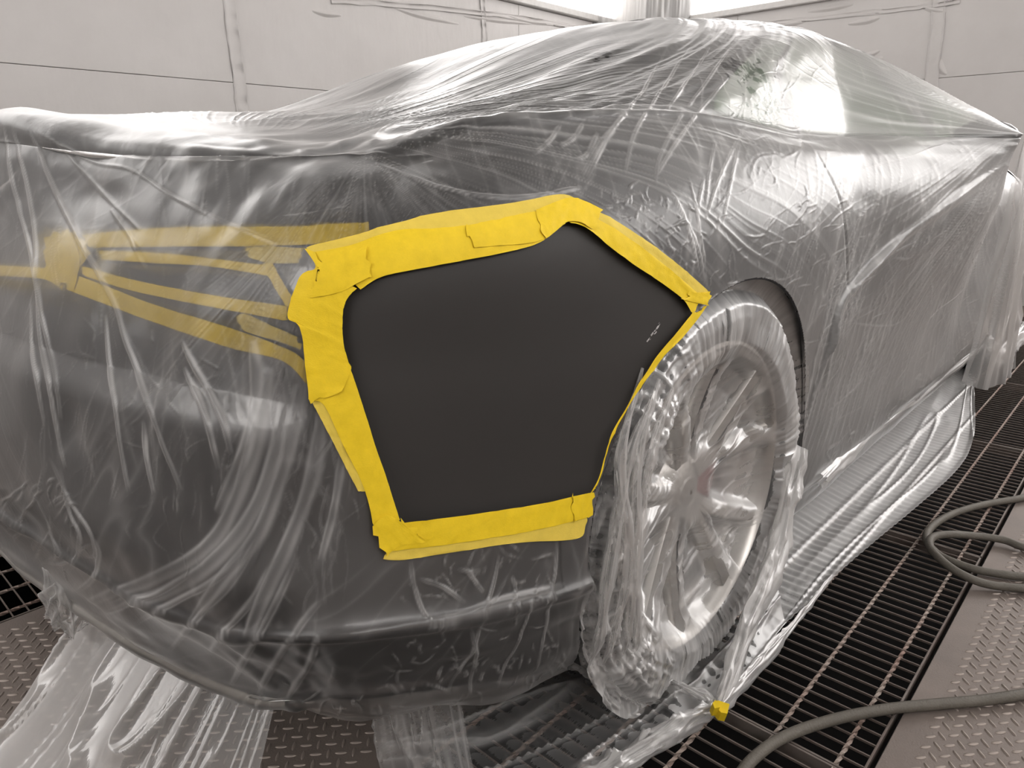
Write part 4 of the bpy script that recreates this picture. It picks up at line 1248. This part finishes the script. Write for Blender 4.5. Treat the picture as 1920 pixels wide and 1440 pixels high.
P3 = lambda x, y, ax, v: tuple(on_plane(x, y, ax, v))
KN = P3(1350, 1325, 2, .02)
bundle('gathered_hem', [P3(1500, 840, 1, -.955), P3(1480, 930, 1, -.965), P3(1455, 1040, 1, -.98), P3(1400, 1180, 1, -1.0), KN], [.022, .03, .028, .022, .012], 81, dens=.45)
bundle('gathered_hem', [KN, P3(1310, 1300, 2, .03), P3(1200, 1262, 2, .02), P3(1120, 1255, 2, .03)], [.008, .012, .010, .005], 84, dens=.3)
bundle('gathered_hem', [KN, P3(1300, 1350, 2, .02), P3(1180, 1420, 2, .02), P3(1100, 1465, 2, .02)], [.010, .016, .018, .018], 87, dens=.3)
bundle('gathered_hem', [P3(1560, 1080, 2, .015), P3(1450, 1215, 2, .015), KN], [.004, .012, .012], 90, dens=.3)
bundle('gathered_hem', [P3(1850, 640, 1, -.93), P3(1720, 740, 1, -.925), P3(1620, 820, 1, -.93), P3(1540, 900, 1, -.95)], [.012, .016, .018, .022], 93, dens=.15)
# vertical gathers at the back of the tyre
for k, (xa, xb, xc) in enumerate(((1165, 1178, 1150), (1195, 1188, 1175), (1220, 1194, 1195), (1180, 1145, 1125))):
    bundle('wheel_gather', [P3(xa + 40, 690 + 20 * k, 1, -.958), P3(xa, 860, 1, -.962), P3(xb, 1050, 1, -.962), P3(xc, 1190, 1, -.955), P3(xc - 20, 1245, 1, -.94)], [.003, .010, .013, .010, .004], 100 + 3 * k, 14, 'film_wheel', .1)

# film pulled down in front of the mirror
def shape3(U, V, Pp):
    Pp = Pp.copy(); f = ridge(noise2(U * 9 + V * .6, V * 2, 111), 2)
    Pp[..., 1] -= f * .03 * sstep(0, .4, V); Pp[..., 0] += (noise2(U * 5, V * 3, 113) - .5) * .04
    return Pp
ruled('mirror_drape', [(1.475, -1.086, 1.0), (1.50, -1.092, 1.0), (1.54, -1.094, .995), (1.58, -1.09, .99)], [(1.95, -.95, .15), (2.0, -1.0, .12), (2.12, -1.04, .10), (2.4, -1.05, .12)], 200, 200, shape3, MAT['film_floor'], lambda U, V: .25 + .6 * ridge(noise2(U * 9 + V * .6, V * 2, 111), 2))
bundle('gathered_hem', [P3(1850, 640, 1, -.955), P3(1872, 668, 1, -.97), P3(1905, 640, 1, -.99), P3(1930, 610, 1, -1.0)], [.03, .035, .03, .03], 117, dens=.2)

# film hanging under the tail on to the tread plate
def shape4(U, V, Pp):
    Pp = Pp.copy()
    sag = np.sin(math.pi * V) * .03
    Pp[..., 2] = np.maximum(Pp[..., 2] - sag, .006)
    f = ridge(noise2(U * 9 + V * 1.2, V * 1.6, 121), 6); g = ridge(noise2(U * 30 + V * 2, V * 2, 123), 6)
    Pp[..., 2] += (f * .014 + g * .004) * sstep(0, .3, V)
    Pp[..., 0] -= f * .01
    return Pp
D4 = lambda U, V: .04 + .30 * noise2(U * 3, V * 1.3, 127) + .42 * ridge(noise2(U * 9 + V * 1.2, V * 1.6, 121), 9) + .3 * ridge(noise2(U * 30 + V * 2, V * 2, 123), 12) + .3 * (U < .01)
ruled('tail_sheet', [(-.80, -.20, .25), (-.79, -.40, .25), (-.76, -.56, .25), (-.72, -.68, .25)], [(-1.00, -.17, .01), (-1.06, -.40, .01), (-1.02, -.62, .01), (-.93, -.78, .01)], 230, 150, shape4, MAT['film_floor'], D4)
ruled('tail_sheet', [(-.62, -.74, .21), (-.57, -.77, .2), (-.50, -.80, .19)], [(-.60, -.755, .01), (-.55, -.80, .01), (-.50, -.84, .01)], 90, 90, shape4, MAT['film_floor'], lambda U, V: .12 + .5 * ridge(noise2(U * 12, V * 1.5, 8), 4))
# knotted bunch under the bumper
def knot():
    b = MB(); bmesh.ops.create_icosphere(b.bm, subdivisions=6, radius=1)
    co = np.array([v.co[:] for v in b.bm.verts])
    th = np.arctan2(co[:, 1], co[:, 0])
    n1 = ridge(noise2(th * 4, co[:, 2] * 3, 131), 2); n2 = ridge(noise2(co[:, 0] * 7 + 9, co[:, 2] * 7 + co[:, 1] * 5, 133), 3)
    n1 = ridge(noise2(th * 2.2, co[:, 2] * 1.6, 131), 1.5); n2 = ridge(noise2(co[:, 0] * 2.6 + 9, co[:, 2] * 2.4 + co[:, 1] * 2, 133), 2)
    k = .78 + .22 * n1 + .25 * n2
    c = on_plane(125, 1120, 1, -.27)
    V = np.stack([co[:, 0] * .030, co[:, 1] * .040, co[:, 2] * .062], 1) * k[:, None] + c
    Q = np.array([[v.index for v in f.verts] for f in b.bm.faces]); b.bm.free()
    link('knotted_bunch', mesh_np('knotted_bunch', V, Q, attrs={'film_layers': .15 + .6 * n1 * n2}), MAT['film_wheel'], film)
knot()

# ------------------------------------------------------------------ yellow tape
def ribbon(name, e0, e1, off, mat, parent, n=60, m=7, bvh=None, seed=0, rag=2.0):
    """tape strip between two edge lines, following the surface, with a slightly torn end"""
    A = resample(smooth_curve(e0, 40) if len(e0) > 2 else e0, n); B = resample(smooth_curve(e1, 40) if len(e1) > 2 else e1, n)
    r = np.random.default_rng(seed)
    V = []
    T_ = np.linspace(0, 1, n)
    for j, f in enumerate(np.linspace(0, 1, m)):
        row = A * (1 - f) + B * f
        k = (noise1(T_ * n * .18, seed + 1) - .5) * rag
        if j in (0, m - 1): row = row + np.stack([k, k], 1) * .35
        jit = r.normal(size=2) * rag
        row[0] += jit * .9; row[-1] += r.normal(size=2) * rag * .9
        o = off + .0012 * ridge(noise2(T_ * 9 + f * 2, np.full(n, f * 3.0), seed + 5), 5) + .0008 * (noise2(T_ * 14, np.full(n, f * 4.0), seed + 7))
        pts = []
        for p, oo in zip(row, o):
            h, nn, _ = cast(bvh, *p); pts.append(h + nn * oo)
        V.append(pts)
    V = np.array(V)
    me = mesh_np(name, V.reshape(-1, 3), grid_quads(m, n))
    return link(name, me, mat, parent)

def smooth_bvh(P):
    return grid_bvh(P)
TB = FILM_BVH
frame = empty('masking_tape_frame', tuple(cast(BODY_BVH, 900, 960)[0])); tag(frame, 'frame of overlapping bright yellow masking tape strips around the black panel', 'masking tape')
top_in = [(700,527),(735,516),(808,501),(870,488),(937,475),(1004,457),(1034,438),(1055,422)]
T = MAT['tape']; T1 = MAT['tape_thin']
ribbon('tape_strip', [(577,466),(670,443),(747,422),(808,407),(891,394),(980,381),(1053,369),(1096,389)], [(610,520),(700,480),(760,462),(820,446),(900,432),(985,415),(1050,398),(1090,408)], .0035, T1, frame, seed=1, bvh=TB)
ribbon('tape_strip', [(584,478),(660,462),(747,437),(820,433),(870,427),(960,412),(1052,386)], [(680,542),(721,518),(808,500),(870,488),(937,475),(1004,457),(1052,424)], .0048, T, frame, seed=2, bvh=TB)
ribbon('tape_strip', [(867,430),(930,417),(996,403),(1045,398)], [(885,466),(940,462),(1004,454),(1050,424)], .0062, T, frame, seed=3, bvh=TB, n=30)
ribbon('tape_strip', [(1000,400),(1030,388),(1060,378),(1090,384),(1120,398)], [(1012,452),(1034,437),(1055,421),(1078,421),(1104,434)], .0075, T, frame, seed=4, bvh=TB, n=30)
ribbon('tape_strip', [(1053,370),(1096,389),(1148,415),(1190,441),(1230,468),(1280,507),(1324,546)], [(1060,400),(1085,408),(1125,430),(1170,460),(1215,494),(1260,530),(1306,568)], .0040, T1, frame, seed=5, bvh=TB)
ribbon('tape_strip', [(1062,392),(1090,402),(1140,428),(1190,460),(1240,498),(1310,556)], [(1060,421),(1078,424),(1101,436),(1168,487),(1220,521),(1271,558),(1292,588)], .0055, T, frame, seed=6, bvh=TB)
ribbon('tape_strip', [(1290,549),(1326,545)], [(1268,560),(1322,572)], .0066, T, frame, seed=8, bvh=TB, n=12, rag=3)
ribbon('tape_strip', [(1322,570),(1286,618),(1255,650),(1238,668),(1220,692),(1194,726),(1168,768),(1148,806),(1132,845),(1124,880),(1112,912)], [(1292,587),(1245,642),(1228,663),(1214,683),(1205,697),(1188,724),(1163,771),(1140,814),(1127,853),(1117,894),(1102,920)], .0050, T, frame, seed=9, bvh=TB, n=80)
ribbon('tape_strip', [(720,1014),(800,1004),(900,992),(1000,975),(1098,948)], [(720,1047),(760,1046),(860,1031),(960,1016),(1075,1008),(1094,985)], .0042, T1, frame, seed=11, bvh=TB)
ribbon('tape_strip', [(745,977),(830,968),(911,957),(1010,941),(1103,920)], [(722,1030),(800,1022),(900,1008),(1000,991),(1096,968)], .0056, T, frame, seed=12, bvh=TB)
ribbon('tape_strip', [(1062,929),(1103,920)], [(1068,975),(1097,966)], .0068, T, frame, seed=13, bvh=TB, n=14, rag=3)
ribbon('tape_strip', [(694,985),(720,962),(752,976)], [(720,1040),(745,1020),(800,1012)], .0072, T, frame, seed=14, bvh=TB, n=16, rag=4)
ribbon('tape_strip', [(582,748),(612,760),(643,828),(675,895),(690,940),(698,982)], [(640,640),(662,700),(690,792),(706,845),(722,892),(747,973)], .0050, T, frame, seed=15, bvh=TB)
ribbon('tape_strip', [(574,466),(598,505),(568,522),(546,592),(567,612),(574,670),(582,752)], [(672,543),(655,560),(646,590),(648,640),(655,675),(660,692),(642,735)], .0064, T, frame, seed=16, bvh=TB, rag=4)
ribbon('tape_strip', [(578,612),(590,680),(582,750)], [(612,640),(640,700),(640,735)], .0046, T1, frame, seed=17, bvh=TB, n=24, rag=4)
ribbon('tape_strip', [(600,500),(640,478),(690,470)], [(585,560),(650,545),(700,520)], .0074, T, frame, seed=18, bvh=TB, n=24, rag=4)
ribbon('tape_strip', [(586,752),(620,815),(652,880),(672,920)], [(607,745),(640,810),(668,870),(690,915)], .0036, T1, frame, seed=19, bvh=TB)

lampt = empty('tail_lamp_tape', tuple(cast(BODY_BVH, 350, 620)[0])); tag(lampt, 'thin yellow tape strips outlining the tail lamp beneath the hazy film', 'masking tape')
BB = BODY_BVH
ribbon('tape_strip', [(160,444),(292,433),(420,431),(547,431),(693,426)], [(175,469),(273,467),(380,467),(492,467),(690,459)], .0046, T, lampt, seed=31, bvh=BB)
ribbon('tape_strip', [(197,474),(292,478),(400,488),(512,502)], [(197,491),(292,497),(400,503),(514,521)], .0050, T, lampt, seed=32, bvh=BB)
ribbon('tape_strip', [(470,470),(515,468),(575,472)], [(480,490),(520,498),(572,497)], .0060, T1, lampt, seed=33, bvh=BB, n=24, rag=3)
ribbon('tape_strip', [(500,500),(522,540),(545,578)], [(518,495),(536,528),(556,560)], .0054, T, lampt, seed=34, bvh=BB, n=24)
ribbon('tape_strip', [(160,502),(230,521),(292,535),(420,558),(545,575)], [(164,520),(230,541),(292,556),(420,580),(545,602)], .0050, T, lampt, seed=35, bvh=BB)
ribbon('tape_strip', [(135,513),(210,540),(303,575),(437,615),(547,655),(585,684)], [(135,546),(210,574),(292,604),(437,652),(536,677),(585,723)], .0050, T, lampt, seed=36, bvh=BB)
ribbon('tape_strip', [(452,597),(470,590),(520,612),(569,633)], [(467,622),(480,626),(530,640),(572,655)], .0062, T1, lampt, seed=37, bvh=BB, n=24, rag=3)
ribbon('tape_strip', [(88,478),(120,450),(150,436)], [(110,528),(150,512),(180,478)], .0062, T, lampt, seed=38, bvh=BB, n=24, rag=5)
ribbon('tape_strip', [(92,450),(100,490),(115,530)], [(140,440),(160,490),(150,545)], .0070, T, lampt, seed=39, bvh=BB, n=24, rag=5)
ribbon('tape_strip', [(-120,488),(0,500),(91,506),(130,512)], [(-120,508),(0,520),(91,527),(126,546)], .0054, T, lampt, seed=40, bvh=BB)

kt = MB()
bundle_knot = empty('tape_knot', KN); tag(bundle_knot, 'small yellow tape tab tying the gathered film to the grating', 'masking tape')
for sd, pts in enumerate([[(1337, 1318), (1346, 1313), (1368, 1320), (1364, 1338), (1352, 1336)], [(1336, 1318), (1342, 1312), (1350, 1326), (1340, 1328)]]):
    base = [Vector(on_plane(*p, 2, .05 + .008 * sd)) for p in pts]
    b = MB(); lo = [b.bm.verts.new(p) for p in base]; hi = [b.bm.verts.new(p + Vector((.004, .006, -.022))) for p in base]
    b.bm.faces.new(lo); b.bm.faces.new(hi[::-1])
    for i in range(len(lo)): b.bm.faces.new((lo[i], hi[i], hi[(i + 1) % len(lo)], lo[(i + 1) % len(lo)]))
    b.build('tape_tab', MAT['tape'], bundle_knot)

# ------------------------------------------------------------------ hoses
def hose(name, label, pts, r):
    C_ = smooth_curve(pts, 16 * len(pts))
    me = MB().tube([tuple(p) for p in C_], r, 14).mesh(name, True)
    tag(link(name, me, MAT['hose']), label, 'hose')
HR = .0105
fl = lambda x, y, z=HR + .0008: P3(x, y, 2, z)
hose('air_hose', 'thick grey rubber hose crossing the grating and tread plate at lower right', [fl(1370, 1480), fl(1410, 1425), fl(1470, 1382), fl(1560, 1350), fl(1660, 1330), fl(1760, 1320), fl(1850, 1312), fl(1940, 1298), fl(2100, 1270), fl(2400, 1215), fl(2900, 1200)], .0095)
hose('air_hose', 'grey rubber hose lying in two loose loops over the grating edge', [fl(2700, 840), fl(2300, 865), fl(2080, 900), fl(1925, 932), fl(1850, 945), fl(1790, 962), fl(1750, 985), fl(1737, 1010), fl(1760, 1040), fl(1810, 1062), fl(1860, 1074), fl(1925, 1082), fl(2060, 1090), fl(2160, 1088), fl(2200, 1076), fl(2160, 1064), fl(2080, 1054), fl(1935, 1030, .013), fl(1880, 1012, .016), fl(1820, 1004, .02), fl(1775, 1002, .032), fl(1748, 1008, .034), fl(1744, 1025, .034), fl(1765, 1050, .034), fl(1800, 1075, .026), fl(1850, 1095, .014), fl(1925, 1104), fl(2080, 1116), fl(2400, 1150), fl(2900, 1180)], .0095)
